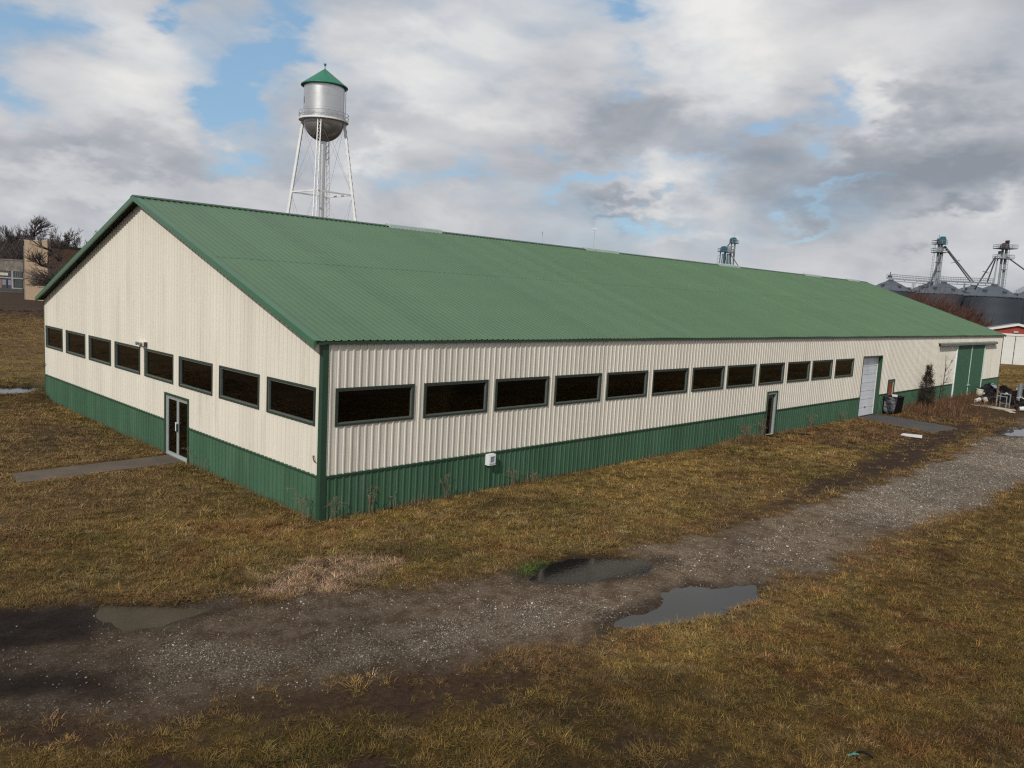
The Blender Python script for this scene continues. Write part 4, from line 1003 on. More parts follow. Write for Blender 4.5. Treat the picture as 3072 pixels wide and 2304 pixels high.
for s in (-1, 1):
    m = MB(); h_ = half+.4; za_ = zr2-sl*h_
    m.hexa([SP(0, .35, zr2+.02), SP(0, -dl-.3, zr2+.02), SP(s*h_, -dl-.3, za_+.02), SP(s*h_, .35, za_+.02), SP(0, .35, zr2+.10), SP(0, -dl-.3, zr2+.10), SP(s*h_, -dl-.3, za_+.10), SP(s*h_, .35, za_+.10)])
    m.build('roof', M['galvroof'], shed)
    m = MB(); m.hexa([SP(0, .36, zr2-.18), SP(0, .42, zr2-.18), SP(s*h_, .42, za_-.18), SP(s*h_, .36, za_-.18), SP(0, .36, zr2+.13), SP(0, .42, zr2+.13), SP(s*h_, .42, za_+.13), SP(s*h_, .36, za_+.13)])
    m.build('fascia', M['shedwhite'], shed)
pbox(SP, -half, half, .01, .16, zh-.18, zh+.12).build('door_track', M['shedwhite'], shed)
ug = uu(dgap)-U0
for a, b in ((ug-4.2, ug-.04), (ug+.04, ug+4.2)):
    dd = wall_sheet(lambda u, o, z: SP(u, .06+o, z), a, b, .02, lambda u: zh-.19, []).build('sliding_door', M['shedwhite'], shed)
m = MB(); m.obox(SP(ug, .12, 1.55), dv*.06, bk*.03, (0, 0, .10)); m.build('padlock', M['darksteel'], shed)
pbox(SP, ug-.045, ug+.045, .02, .07, .02, zh-.2).build('door_gap_strip', M['darksteel'], shed)
lq = zc(1535, 475); ul = uu(lq)-U0
pbox(SP, ul-.28, ul+.28, .01, .25, lq[2]-.12, lq[2]+.12).build('wall_lamp', M['plank'], shed)
pbox(SP, ul-.33, ul+.33, .01, .28, lq[2]-.17, lq[2]-.125).build('lamp_shade', M['darksteel'], shed)

# ------------------------------------------------------------------ town buildings on the left
GZ = .37
ev = np.array([.38, -.925, 0]); nvv = np.array([-.925, -.38, 0])
cR = np.array([28.8, 131.16, GZ]); cL = cR-ev*5.55
tan = thing('brick_building', 'tall narrow tan building end wall beside the storefront', 'building', (cL+cR)/2)
TP = lambda u, o, z: cL+ev*u+nvv*o+np.array([0, 0, z])
Ht = at(zb(600, 573), 134)[2]-GZ; H2 = at(zb(900, 690), 138)[2]-GZ
m = MB(); m.hexa([TP(0, 0, -1), TP(5.55, 0, -1), TP(5.55, -.6, -1), TP(0, -.6, -1), TP(0, 0, Ht), TP(5.55, 0, Ht), TP(5.55, -.6, Ht), TP(0, -.6, Ht)]); m.build('end_wall', M['tanbrick'], tan)
m = MB(); m.hexa([TP(.05, -.6, -1), TP(5.5, -.6, -1), TP(5.5, -16, -1), TP(.05, -16, -1), TP(.05, -.6, H2), TP(5.5, -.6, H2), TP(5.5, -16, H2), TP(.05, -16, H2)]); m.build('rear_wing', M['brownbrick'], tan)
m = MB(); m.hexa([TP(-.1, -.61, H2), TP(5.65, -.61, H2), TP(5.65, -16.2, H2), TP(-.1, -16.2, H2), TP(-.1, -.61, H2+.3), TP(5.65, -.61, H2+.3), TP(5.65, -16.2, H2+.3), TP(-.1, -16.2, H2+.3)]); m.build('roof', M['darkroof'], tan)
m = MB(); m.hexa([TP(-.06, .05, Ht), TP(5.6, .05, Ht), TP(5.6, -.65, Ht), TP(-.06, -.65, Ht), TP(-.06, .05, Ht+.12), TP(5.6, .05, Ht+.12), TP(5.6, -.65, Ht+.12), TP(-.06, -.65, Ht+.12)]); m.build('coping', M['plank'], tan)
m = MB(); m.tube([TP(-.35, -.2, 0), TP(-.35, -.2, Ht-.9)], .09, 6); m.build('downpipe', M['steel'], tan)
sR = np.array([35.3, 173.3, GZ])
st = thing('storefront', 'old grey stone storefront with white framed shop windows and dark doors', 'shop building', sR-ev*8)
STP = lambda u, o, z: sR-ev*(-u)+nvv*o+np.array([0, 0, z])       # u runs right, 0 at the right end
Hs = at(zb(188, 872), 170)[2]-GZ
def sb(name, a, b, o0, o1, z0, z1, mt, par=st): return pbox(STP, a, b, o0, o1, z0, z1).build(name, M[mt], par)
sb('wall', -18, .3, -14, -.25, -1, Hs-.3, 'brownbrick')
sb('parapet', -18, .3, -.24, 0, Hs*.635, Hs-.25, 'stone'); sb('coping', -18.1, .4, -.35, .1, Hs-.25, Hs, 'stone')
sb('base_wall', -18, .3, -.24, 0, -.5, Hs*.10, 'darkroof')
for a, b in ((-2.75, -.1), (-8.2, -3.3)):
    f = sb('transom_window', a, b, -.24, -.12, Hs*.44, Hs*.63, 'storeglass')
    n = 4 if b > -1 else 6
    for k in range(1, n): sb('mullion', a+(b-a)*k/n-.035, a+(b-a)*k/n+.035, -.12, -.04, Hs*.44, Hs*.63, 'whitewood', f)
sb('lintel', -18, .3, -.24, .03, Hs*.405, Hs*.44, 'whitewood')
f = sb('shop_window', -2.6, -.1, -.24, -.12, Hs*.13, Hs*.40, 'storeglass'); sb('sill', -2.75, 0, -.12, .06, Hs*.10, Hs*.13, 'whitewood', f)
sb('pilaster', -3.3, -2.72, -.24, .05, Hs*.10, Hs*.635, 'whitewood')
for a, b in ((-4.75, -3.4), (-6.6, -4.95)):
    f = sb('door', a, b, -.24, -.1, 0, Hs*.40, 'bluedoor'); sb('door_pane', a+.25, b-.25, -.1, -.08, Hs*.2, Hs*.36, 'steel', f)
sb('shop_sign', -6.7, -4.2, .05, .12, Hs*.49, Hs*.575, 'plank')
sb('shop_window', -14, -8.4, -.24, -.12, Hs*.13, Hs*.40, 'storeglass')
slab('pavement', [tuple((sR+ev*u+nvv*o)[:2]) for u, o in ((-20, 0.2), (2, .2), (2, 6), (-20, 6))], 0, GZ+.05, M['pad'])
# ------------------------------------------------------------------ bare trees
def grow(seed, H, r0, levels=4, kids=(6, 6, 5, 5), spread=.9, up=.25, first=.30, twig_r=.025, lean=(0, 0), ratio=.52):
    rg_ = random.Random(seed); wood, twigs = MB(), MB()
    def br_(p, d, ln, r, lv):
        n = 4 if lv < 2 else 3; pts = [p]; q = np.array(p, float); dd = np.array(d, float); dirs = [dd]
        for i in range(n):
            dd = dd+np.array([rg_.gauss(0, .13), rg_.gauss(0, .13), rg_.gauss(0, .08)+up*.12*(lv > 0)]); dd /= np.linalg.norm(dd)
            q = q+dd*ln/n; pts.append(q.copy()); dirs.append(dd)
        rs = [r*(1-.72*i/n) for i in range(n+1)]
        tgt = wood if lv < 2 else twigs
        tgt.tube(pts, [max(x, twig_r*.6) for x in rs], 6 if lv == 0 else (5 if lv == 1 else 3), lv == 0)
        if lv >= levels: return
        k = kids[lv]
        for j in range(k):
            t = (first if lv == 0 else .2)+(1-(first if lv == 0 else .2))*(j+rg_.random())/k
            f = t*n; i = min(int(f), n-1); pp = pts[i]+(pts[i+1]-pts[i])*(f-i); bd = dirs[i+1]
            a = rg_.random()*6.283 if lv else j*2.4+rg_.random()
            u = np.cross(bd, (0, 0, 1) if abs(bd[2]) < .9 else (1, 0, 0)); u /= np.linalg.norm(u); w = np.cross(bd, u)
            ang = spread*rg_.uniform(.6, 1.15)
            nd = bd*math.cos(ang)+(u*math.cos(a)+w*math.sin(a))*math.sin(ang)+np.array([0, 0, up*rg_.random()]); nd /= np.linalg.norm(nd)
            br_(pp, nd, ln*ratio*rg_.uniform(.75, 1.2)*(1.15-.45*t if lv == 0 else 1), max(r*(1-.7*t)*.55, twig_r), lv+1)
    br_(np.array([0, 0, -.2]), np.array([lean[0], lean[1], 1.])/np.linalg.norm([lean[0], lean[1], 1.]), H*.72, r0, 0)
    return wood, twigs
def tree_proto(label, seed, H, r0, name='bare_tree', bark='bark', tw='twig', group=None, **kw):
    a, b = grow(seed, H, r0, **kw); t = thing(name, label, 'tree', (0, 0, 0), group)
    a.build('trunk', M[bark], t, recalc=False); b.build('crown', M[tw], t, recalc=False); return t
GT = 'bare trees on the left skyline'
tl = {}
specs = [  # pixel x (zb), base depth, height factor, proto, rotation, label
    (60, 215, 1, 'dense bare tree at the far left edge above the storefront'),
    (190, 222, 2, 'dense bare tree above the storefront with a pale stem showing'),
    (330, 212, 1, 'tallest dense bare tree above the right part of the storefront'),
    (450, 225, 2, 'bare tree just left of the tan building top'),
    (-60, 205, 2, 'bare tree cut off by the left edge of the photo'),
    (720, 180, 3, 'small bushy bare tree just behind the top of the tan building'),
    (1290, 190, 1, 'broad bare tree with a rounded crown beside the barn roof slope'),
    (1130, 200, 2, 'dark bare tree low behind the right side of the tan building'),
    (1490, 205, 2, 'bare tree nearest the barn gable, half hidden by its roof'),
    (980, 230, 3, 'pale thin bare tree in the gap right of the tan building'),
    (260, 245, 3, 'bare tree deep in the dark wood behind the storefront'),
    (800, 240, 3, 'bare tree low behind the open crowned tree on the skyline')]
protos = {1: tree_proto('x', 5, 17, .32, levels=4, kids=(10, 7, 6, 6), spread=.75, up=.30, first=.18, twig_r=.05, group=GT),
          2: tree_proto('x', 9, 17, .28, levels=4, kids=(11, 7, 6, 5), spread=.65, up=.40, first=.15, twig_r=.05, group=GT),
          3: tree_proto('x', 15, 11, .16, levels=4, kids=(9, 6, 5, 5), spread=.75, up=.35, first=.12, twig_r=.04, group=GT)}
tops = [310, 300, 262, 350, 300, 430, 318, 480, 365, 480, 345, 450]
used = set(); rr = random.Random(4)
for (X, dep_, k, lab), ytop in zip(specs, tops):
    p = at(zb(X, ytop), dep_); Hn = p[2]-GZ; base = {0: 17, 1: 17, 2: 17, 3: 11}[k]; root = protos[k]
    top = max((Vector(c)[2] for ch in root.children for c in ch.bound_box))
    sc = Hn/top
    if k not in used: r = root; used.add(k); r.location = (p[0], p[1], GZ); r.scale = (sc*.72, sc*.72, sc); r.rotation_euler = (0, 0, rr.random()*6.28); r['label'] = lab
    else: copy_thing(root, (p[0], p[1], GZ), rr.random()*6.28, sc, lab).scale = (sc*.74, sc*.74, sc)
t = thing('bare_tree', 'bare tree with a clear open fan crown standing above the tan building', 'tree', at(zb(552, 880), 205)*[1, 1, 0]+[0, 0, GZ], GT)
wd, tw = MB(), MB(); P5 = lambda X, Y, d=205.: at(zb(X, Y), d); rg_ = random.Random(6)
trk = [np.array(t['org'])-(0, 0, .3), P5(550, 640), P5(560, 520), P5(575, 430), P5(588, 350)]; wd.tube(trk, [.36, .28, .24, .20, .16], 7)
for (i0, tx, ty, bow) in ((4, 545, 262, .3), (4, 590, 215, .2), (4, 640, 205, .3), (4, 690, 225, .4), (4, 725, 235, .5), (3, 770, 255, .8), (3, 815, 290, .9), (3, 850, 315, 1.0), (3, 875, 335, .9), (2, 790, 385, .7), (2, 700, 400, .4), (2, 520, 400, .3), (3, 520, 330, .3)):
    a = trk[i0]; b = P5(tx, ty, 205+rg_.uniform(-2.5, 2.5)); c = a+(b-a)*.5+np.array([0, 0, bow*.6]); pts = [a, a+(c-a)*.5+np.array([0, 0, bow*.2]), c, b]
    wd.tube(pts, [.13, .10, .075, .035], 5)
    for q in range(26):
        f = rg_.uniform(.25, 1)*3; k = min(int(f), 2); p = pts[k]+(pts[k+1]-pts[k])*(f-k); d = (pts[k+1]-pts[k]); d = d/np.linalg.norm(d)
        e = d*.7+UH*rg_.gauss(0, .45)+VH*rg_.gauss(0, .4)+np.array([0, 0, rg_.uniform(-.1, .7)]); e /= np.linalg.norm(e); l = rg_.uniform(.5, 1.3)
        g = p+e*l; tw.tube([p, p+e*l*.5+UH*rg_.gauss(0, .05), g], [.04, .03, .02], 3, False)
        for r in range(3): tw.tube([p+e*l*rg_.uniform(.3, .9), g+UH*rg_.gauss(0, .3)+VH*rg_.gauss(0, .2)+np.array([0, 0, rg_.uniform(-.1, .35)])], [.022, .015], 3, False)
wd.build('trunk', M['bark'], t, recalc=False); tw.build('crown', M['twig'], t, recalc=False)
# dark thicket under the left skyline trees
def thicket(name, pts, hts, mt, seed, n_st=26, twr=.04):
    m = MB(); rg_ = random.Random(seed)
    for (bx, by), h in zip(pts, hts):
        for i in range(n_st):
            a = rg_.random()*6.28; r = rg_.random()*2.2; d = np.array([rg_.gauss(0, .28), rg_.gauss(0, .28), 1.]); d /= np.linalg.norm(d)
            q = np.array([bx+r*math.cos(a), by+r*math.sin(a), -.2]); L_ = h*rg_.uniform(.5, 1.1); pts_ = [q]
            for j in range(3):
                d = d+np.array([rg_.gauss(0, .12), rg_.gauss(0, .12), 0]); d /= np.linalg.norm(d); pts_.append(pts_[-1]+d*L_/3)
            m.tube(pts_, [twr*1.6, twr*1.3, twr, twr*.5], 3, False)
            for j in range(9):
                t = rg_.uniform(.25, 1); f = t*3; k = min(int(f), 2); b0 = pts_[k]+(pts_[k+1]-pts_[k])*(f-k)
                e = d*.8+np.array([rg_.gauss(0, .55), rg_.gauss(0, .55), rg_.gauss(.1, .3)]); e /= np.linalg.norm(e)
                m.tube([b0, b0+e*L_*rg_.uniform(.12, .3), b0+e*L_*rg_.uniform(.3, .4)+np.array([0, 0, .15])], [twr*.8, twr*.6, twr*.3], 3, False)
    return m.build(name, mt, recalc=False)
rg_ = random.Random(8); pts = []; hts = []
for i in range(95):
    X = rg_.uniform(-120, 1650); dep_ = rg_.uniform(190, 240) if X < 1000 else rg_.uniform(155, 230)
    p = at(zb(X, 900), dep_); pts.append((p[0], p[1])); hts.append(rg_.uniform(7.5, 12) if X < 450 else rg_.uniform(4.5, 8.5))
kind(thicket('woodland', pts, hts, M['twig'], 3, 30, .075), 'stuff')
# far treeline on the horizon between the bins and beyond
pts = []; hts = []
for i in range(120):
    dep_ = rg_.uniform(520, 620); p = at((rg_.uniform(2500, 3300), 950), dep_); pts.append((p[0], p[1])); hts.append(rg_.uniform(5, 10))
kind(thicket('far_treeline', pts, hts, M['twig'], 4, 14, .2), 'stuff')
# leaning dead tree and twiggy shrub in front of the tan building
t = thing('dead_tree', 'dead leaning tree with long bare limbs in front of the tan building', 'tree', at(zb(1250, 1450), 92)*[1, 1, 0]+[0, 0, GZ])
wd, tw = MB(), MB(); Pt = lambda X, Y, d=92.: at(zb(X, Y), d); rg_ = random.Random(21)
org = np.array(t['org'])
wd.tube([org-(0, 0, .3), Pt(1200, 1300), Pt(1150, 1180)], [.42, .36, .30], 8)
def limb(pts, r0, r1, twn, tl_):
    P_ = [np.array(p) for p in pts]; n = len(P_); wd.tube(P_, [r0+(r1-r0)*i/(n-1) for i in range(n)], 6)
    for i in range(twn):
        f = (.15+.85*rg_.random())*(n-1); k = min(int(f), n-2); b = P_[k]+(P_[k+1]-P_[k])*(f-k); d = (P_[k+1]-P_[k]); d /= np.linalg.norm(d)
        for lv in range(2):
            e = d*.6+UH*rg_.gauss(0, .5)+VH*rg_.gauss(0, .4)+np.array([0, 0, rg_.uniform(-.1, .9)]); e /= np.linalg.norm(e); l = tl_*rg_.uniform(.5, 1.2)
            c = b+e*l*.5+UH*rg_.gauss(0, .06); g = b+e*l+np.array([0, 0, .08]); tw.tube([b, c, g], [.05, .035, .015], 4, False)
            for q in range(4):
                s = b+(g-b)*rg_.uniform(.35, .95); h = e*.7+UH*rg_.gauss(0, .6)+VH*rg_.gauss(0, .4)+np.array([0, 0, rg_.uniform(-.2, .6)]); h /= np.linalg.norm(h); tw.tube([s, s+h*l*rg_.uniform(.25, .5)], [.022, .01], 3, False)
limb([Pt(1150, 1180), Pt(1050, 1010, 91), Pt(940, 820, 91), Pt(850, 730, 91), Pt(720, 680, 90), Pt(650, 640, 90)], .26, .05, 12, 1.5)
limb([Pt(1175, 1240), Pt(1010, 1120, 90), Pt(870, 1030, 90), Pt(730, 985, 90), Pt(600, 930, 89), Pt(500, 880, 89)], .24, .05, 14, 1.6)
limb([Pt(790, 1000, 90), Pt(800, 900, 90), Pt(805, 820, 90)], .10, .04, 6, 1.0)
limb([Pt(660, 955, 90), Pt(650, 860, 90), Pt(700, 800, 90)], .10, .04, 8, 1.0)
limb([Pt(940, 820, 91), Pt(1000, 730, 91), Pt(1040, 690, 91)], .09, .03, 6, 1.0)
limb([Pt(640, 945, 89), Pt(520, 905, 89), Pt(440, 905, 89)], .07, .03, 3, .6)
wd.build('trunk', M['bark'], t, recalc=False); tw.build('twigs', M['bark'], t, recalc=False)
t = thing('bare_shrub', 'twiggy dark shrub against the foot of the tan building wall', 'shrub', Pt(980, 1330, 88)*[1, 1, 0]+[0, 0, GZ])
tw = MB(); b0 = Pt(960, 1330, 88); b0[2] = max(b0[2], GZ+.5)
wd = MB(); wd.tube([np.array(t['org'])-(0, 0, .2), b0], [.16, .12], 6)
for i in range(150):
    tg = Pt(rg_.uniform(410, 980), rg_.uniform(1010, 1330), rg_.uniform(86, 90)); 
    if (tg[2]-b0[2]) < .0: tg = tg*[1, 1, 0]+[0, 0, b0[2]+rg_.uniform(-.4, .4)]
    md_ = b0+(tg-b0)*.5+np.array([0, 0, rg_.uniform(.0, .3)]); tw.tube([b0, md_, tg], [.045, .03, .012], 3, False)
    for q in range(5):
        s = b0+(tg-b0)*rg_.uniform(.45, 1); e = (tg-b0)/np.linalg.norm(tg-b0)+UH*rg_.gauss(0, .5)+np.array([0, 0, rg_.gauss(.1, .5)]); tw.tube([s, s+e*rg_.uniform(.2, .6)], [.02, .01], 3, False)
wd.build('stem', M['bark'], t, recalc=False); tw.build('twigs', M['twig'], t, recalc=False)
# reddish bare trees in front of the bins
t1 = tree_proto('reddish brown bare tree in front of the front bins, spreading right', 31, 11, .2, tw='twigred', bark='bark', levels=4, kids=(12, 8, 6, 5), spread=.7, up=.30, first=.10, twig_r=.032)
p = at(zz(980, 1110), 150); t1.location = (p[0], p[1], 0); tp = max(Vector(c)[2] for ch in t1.children for c in ch.bound_box); s_ = p[2]/tp*1.02; t1.scale = (s_*1.15, s_*1.15, s_)
p = at(zz(660, 1010), 158); copy_thing(t1, (p[0], p[1], 0), 2.1, p[2]/tp, 'reddish brown bare tree left of its twin, against the bin walls')
p = at(zz(1330, 1230), 152); copy_thing(t1, (p[0], p[1], 0), 4.0, p[2]/tp*1.05, 'low reddish bare tree nearest the red and white shed')
p = at(zz(340, 1000), 170); copy_thing(t1, (p[0], p[1], 0), 5.2, p[2]/tp*.92, 'reddish bare tree below the far left bin at the roof line')

rg_ = random.Random(77); pts = []; hts = []
for i in range(60):
    X = rg_.uniform(430, 1540); p = at(zz(X, 1300), rg_.uniform(146, 172)); top = np.interp(X, [430, 650, 1000, 1250, 1540], [1060, 1040, 1120, 1260, 1480]); pts.append((p[0], p[1])); hts.append(max(2.5, at(zz(X, top), 158)[2]*rg_.uniform(.7, 1.0)))
kind(thicket('brush', pts, hts, M['twigred'], 6, 22, .045), 'stuff')
# ------------------------------------------------------------------ things along the long wall
# burnt rubbish bin with a torn sheet
t = thing('rubbish_bin', 'black rubbish bin with a torn grey sheet hanging from its side', 'bin', (40.4, -.55, 0))
m = MB(); x0, x1, y0, y1, h = 39.75, 41.25, -.85, -.12, 1.05
m.hexa([(x0+.08, y0+.06, 0), (x1-.08, y0+.06, 0), (x1-.08, y1, 0), (x0+.08, y1, 0), (x0, y0, h), (x1, y0, h), (x1, y1, h), (x0, y1, h)]); m.build('body', M['blackmat'], t)
m = MB(); m.ring(lambda u, o, z: (u, z, o), x0-.03, x1+.03, y0-.03, y1+.02, .07, h+.002, h+.05); m.build('rim', M['black'], t)
m = MB(); n = 12; vs = []
rg_ = random.Random(2)
for j in range(n+1):
    for i in range(n+1):
        u, v = i/n, j/n; zt_ = h+.09-.93*v-.10*math.sin(u*3.1)*v
        vs.append((x0-.07+.25*v*math.sin(2.2*v)*-.4+.04*math.sin(7*u+4*v)+.02*rg_.random(), y0-.12+.78*u*(1-.22*v)+.10*v, zt_+.03*math.sin(9*u)))
b = len(vs); vs += [(x+.012, y, z) for x, y, z in vs]
q = [(j*(n+1)+i, j*(n+1)+i+1, (j+1)*(n+1)+i+1, (j+1)*(n+1)+i) for j in range(n) for i in range(n)]
m.add(vs, q+[tuple(b+k for k in f[::-1]) for f in q]); m.build('torn_sheet', M['sheet'], t)
m = MB(); m.obox((40.55, -.5, h+.10), (.26, .1, .02), (-.06, .14, 0), (0, 0, .02)); tag(m.build('white_scrap', M['plasticwhite']), 'white scrap sheet lying on top of the black rubbish bin', 'scrap')
# dead evergreen against the wall
t = thing('dead_evergreen', 'dark dead evergreen bush leaning against the long wall', 'bush', (46.2, -.6, 0))
rg_ = random.Random(12); m = MB(); m.tube([(46.2, -.6, -.1), (46.25, -.55, 1.0), (46.15, -.5, 2.2), (46.1, -.5, 2.95)], [.07, .06, .035, .01], 6); tr = m.build('trunk', M['bark'], t)
m = MB()
for i in range(120):
    z = .05+2.75*rg_.random()**1.25; w = max(.10, .78*(1-z/3.1)**.8)*rg_.uniform(.35, 1.15); a = rg_.random()*6.28
    cc = np.array([46.2+w*math.cos(a)*1.2, min(-.12, -.6+w*math.sin(a)*.75), z]); rr_ = rg_.uniform(.08, .2)*(1.25-.25*z/3)
    for q in range(64):
        c = cc+np.array([rg_.gauss(0, rr_*.6), rg_.gauss(0, rr_*.5), rg_.gauss(0, rr_*.8)]); c[1] = min(c[1], -.05); c[2] = max(c[2], 0); l = rg_.uniform(.04, .12)
        d = np.array([math.cos(a)+rg_.gauss(0, .5), math.sin(a)+rg_.gauss(0, .5), rg_.uniform(-.2, 1.2)]); d /= np.linalg.norm(d); s = np.cross(d, (rg_.random(), rg_.random(), rg_.random()+.1)); s = s/np.linalg.norm(s)*.017
        if (c+d*l)[1] < -.04: m.add([c-s, c+s, c+d*l], [(0, 1, 2)])
for i in range(60):
    z = .2+2.5*rg_.random(); a = rg_.random()*6.28; l = max(.15, .75*(1-z/3.1)); q = np.array([46.2+l*math.cos(a)*1.2, min(-.06, -.6+l*math.sin(a)*.7), z+.35*l]); m.tube([(46.2, -.57, z), q], [.016, .005], 3, False)
m.build('foliage', M['dead'], t, recalc=False)
t = thing('bare_sapling', 'thin bare forked sapling by the wall left of the sliding doors', 'sapling', (49.6, -.6, 0))
m = MB(); b = np.array([49.6, -.6, -.05]); f = b+np.array([.10, 0, 2.35]); m.tube([b, b+(0.05, 0, 1.2), f], [.045, .035, .026], 5)
for (dx, dz, k) in ((-.75, 1.25, 4), (1.55, 1.35, 6), (1.1, .55, 3), (1.5, .12, 4), (-.3, .7, 2)):
    e = f+np.array([dx, -.15, dz]); s0 = f if dz > .6 else b+np.array([.06, 0, 1.5+dz]); e = e if dz > .6 else s0+np.array([dx, -.15, dz]); mid_ = s0+(e-s0)*.5+np.array([.05, 0, -.08]); m.tube([s0, mid_, e], [.022, .015, .005], 4)
    for j in range(k):
        s = s0+(e-s0)*rg_.uniform(.3, .95); m.tube([s, s+np.array([rg_.gauss(.15, .2), rg_.gauss(0, .1), rg_.uniform(.1, .4)])], [.01, .004], 3)
m.build('stems', M['bark'], t, recalc=False)
# individual tall weeds
def weed(label, x, y, h, n, seed, droop=.5, head=True, gap=None):
    rg_ = random.Random(seed); m = MB(); n = max(4, int(n*.6))
    for i in range(n):
        a = rg_.random()*6.28; b = np.array([x+rg_.gauss(0, .06), y+rg_.gauss(0, .04), -.03]); hh = h*rg_.uniform(.5, 1); o = np.array([math.cos(a), math.sin(a), 0])*hh*rg_.uniform(.05, .3)
        p1 = b+o*.3+(0, 0, hh*.5); p2 = b+o+(0, 0, hh*.92); p3 = p2+o*droop*1.6+(0, 0, hh*(.08-.16*droop))
        m.tube([b, p1, p2, p3], [.006, .005, .004, .003], 4, False)
        for j in range(7 if head else 0):
            s = p2+(p3-p2)*rg_.random(); e = np.array([rg_.gauss(0, .04), rg_.gauss(0, .04), rg_.gauss(-.02, .05)])*h; m.tube([s, s+e], [.006, .003], 3, False)
    o = m.build('dry_weed', M['weed'], recalc=False); tag(o, label, 'weed', gap or 'tall dry weeds at the foot of the walls')
weed('curling seed headed weeds on the gable side of the near barn corner', -.30, .25, 1.05, 16, 1, .9)
weed('curling seed headed weeds on the long wall side of the near barn corner', .28, -.22, .95, 12, 2, .9)
weed('upright tan feathery weed before the first window of the long wall', 1.55, -.14, .95, 16, 3, .1)
weed('small weed between the feathery weed and the utility box, nearer the corner', 2.35, -.14, .62, 8, 4, .3)
weed('tall narrow tan weed left of the utility box, touching the ribbed wainscot', 4.25, -.13, .85, 12, 5, .1)
weed('bent tan weed clump just right of the utility box', 7.1, -.18, .70, 22, 6, .8)
weed('low bent weed clump right of the bent tan clump by the box', 8.1, -.16, .5, 16, 7, .9)
weed('large bushy dry weed left of the glazed door in the long wall', 22.1, -.35, 1.0, 60, 8, .5)
weed('tall dry weed close against the left side of the glazed door', 24.1, -.22, 1.05, 30, 9, .3)
weed('dry weed midway between the glazed door and the white overhead door', 29.3, -.25, .9, 26, 10, .5)
weed('dry weed left of the white overhead door, nearest its frame', 33.4, -.25, .8, 24, 11, .5)
weed('thin dark weed right of the glass double door in the gable', -.14, 7.7, .75, 6, 13, .8)
weed('dark spiky weed beside the gable wainscot right of the door', -.16, 6.6, .55, 9, 14, .1)
weed('sparse weed beside the gable wainscot left of the door', -.14, 12.6, .6, 6, 15, .3)
# board on the grass and thin dark patch by the glazed door
m = MB(); vs = [(32.18, -3.92, .07), (32.3, -4.8, .10), (31.75, -4.97, .06), (31.62, -4.22, .05), (31.72, -3.95, .05)]; n = 5
m.add(vs+[(x, y, z+.04) for x, y, z in vs], [tuple(range(n))[::-1], tuple(range(n, 2*n))]+[(i, (i+1) % n, n+(i+1) % n, n+i) for i in range(n)])
tag(m.build('white_board', M['plasticwhite']), 'single white board lying on the grass between barn and track', 'board')
m = MB(); m.hexa([(24.7, -1.25, .0), (27.3, -1.15, .0), (27.1, -.30, .0), (24.75, -.05, .0), (24.7, -1.25, .045), (27.3, -1.15, .04), (27.1, -.30, .045), (24.75, -.05, .05)])
tag(m.build('dark_patch', M['blackmat']), 'thin dark patch on the ground below the glazed door', 'mat')
m = MB(); m.tube([(.17, -14.04, .05), (.10, -14.0, .07), (0.02, -13.95, .05)], [.014, .016, .012], 8); 
o = thing('litter_ring', 'small teal and black plastic litter in the grass near the bottom edge', 'litter', (.1, -14, 0)); m.build('teal_strip', M['teallight'], o)
m = MB(); m.tube([(.02+.12*math.cos(a)+.14, -14.12+.12*math.sin(a)-.02, .06+.015*math.sin(2*a)) for a in np.linspace(-.6, 2.9, 10)], .014, 6); m.build('black_band', M['black'], o)

# ------------------------------------------------------------------ rubbish heap by the sliding doors
def bucket(label, x, y, tilt, rz, mt='plasticwhite', s=1.0):
    t = thing('bucket', label, 'bucket', (0, 0, 0), 'pale buckets in the rubbish heap')
    m = MB(); m.lathe([(.12*s, 0), (.13*s, .01), (.155*s, .36*s), (.17*s, .36*s), (.17*s, .385*s), (.148*s, .385*s), (.115*s, .03)], (0, 0, 0), 18, False); m.v.append((0, 0, .012)); c = len(m.v)-1; m.f += [(c, (k+1) % 18, k) for k in range(18)]
    m.build('body', M[mt], t); m = MB(); m.tube([(.165*s*math.cos(a), .165*s*math.sin(a)*.3-.02, .37*s-.14*s*math.sin(a)) for a in np.linspace(0, math.pi, 9)], .006, 4); m.build('handle', M['steel'], t)
    t.location = (x, y, .05+.14*abs(math.sin(tilt))); t.rotation_euler = (tilt, 0, rz); return t
bucket('cream bucket standing upright highest in the rubbish heap by the sliding doors', 58.3, -.75, .1, .3, 'bucket', 1.6)
bucket('white bucket lying at the near left foot of the rubbish heap', 53.5, -1.75, 1.3, 1.0, 'plasticwhite', 1.05)
bucket('off white bucket leaning in the rubbish heap left of the pale frame', 53.7, -2.45, .8, 2.4, 'plank', 1.0)
bucket('white bucket on its side at the right foot of the rubbish heap', 51.6, -4.95, 1.45, .5, 'plasticwhite', 1.1)
bucket('white jug on the far side of the rubbish heap against the brown grass', 66.4, -1.6, .2, 0, 'plasticwhite', 1.0)
bucket('small white pail in the middle of the rubbish heap', 60.0, -2.3, 1.1, 2.0, 'plasticwhite', .95)
bucket('small white pail at the left rear of the rubbish heap near the door edge', 59.2, -.95, .7, 4.0, 'plasticwhite', .7)
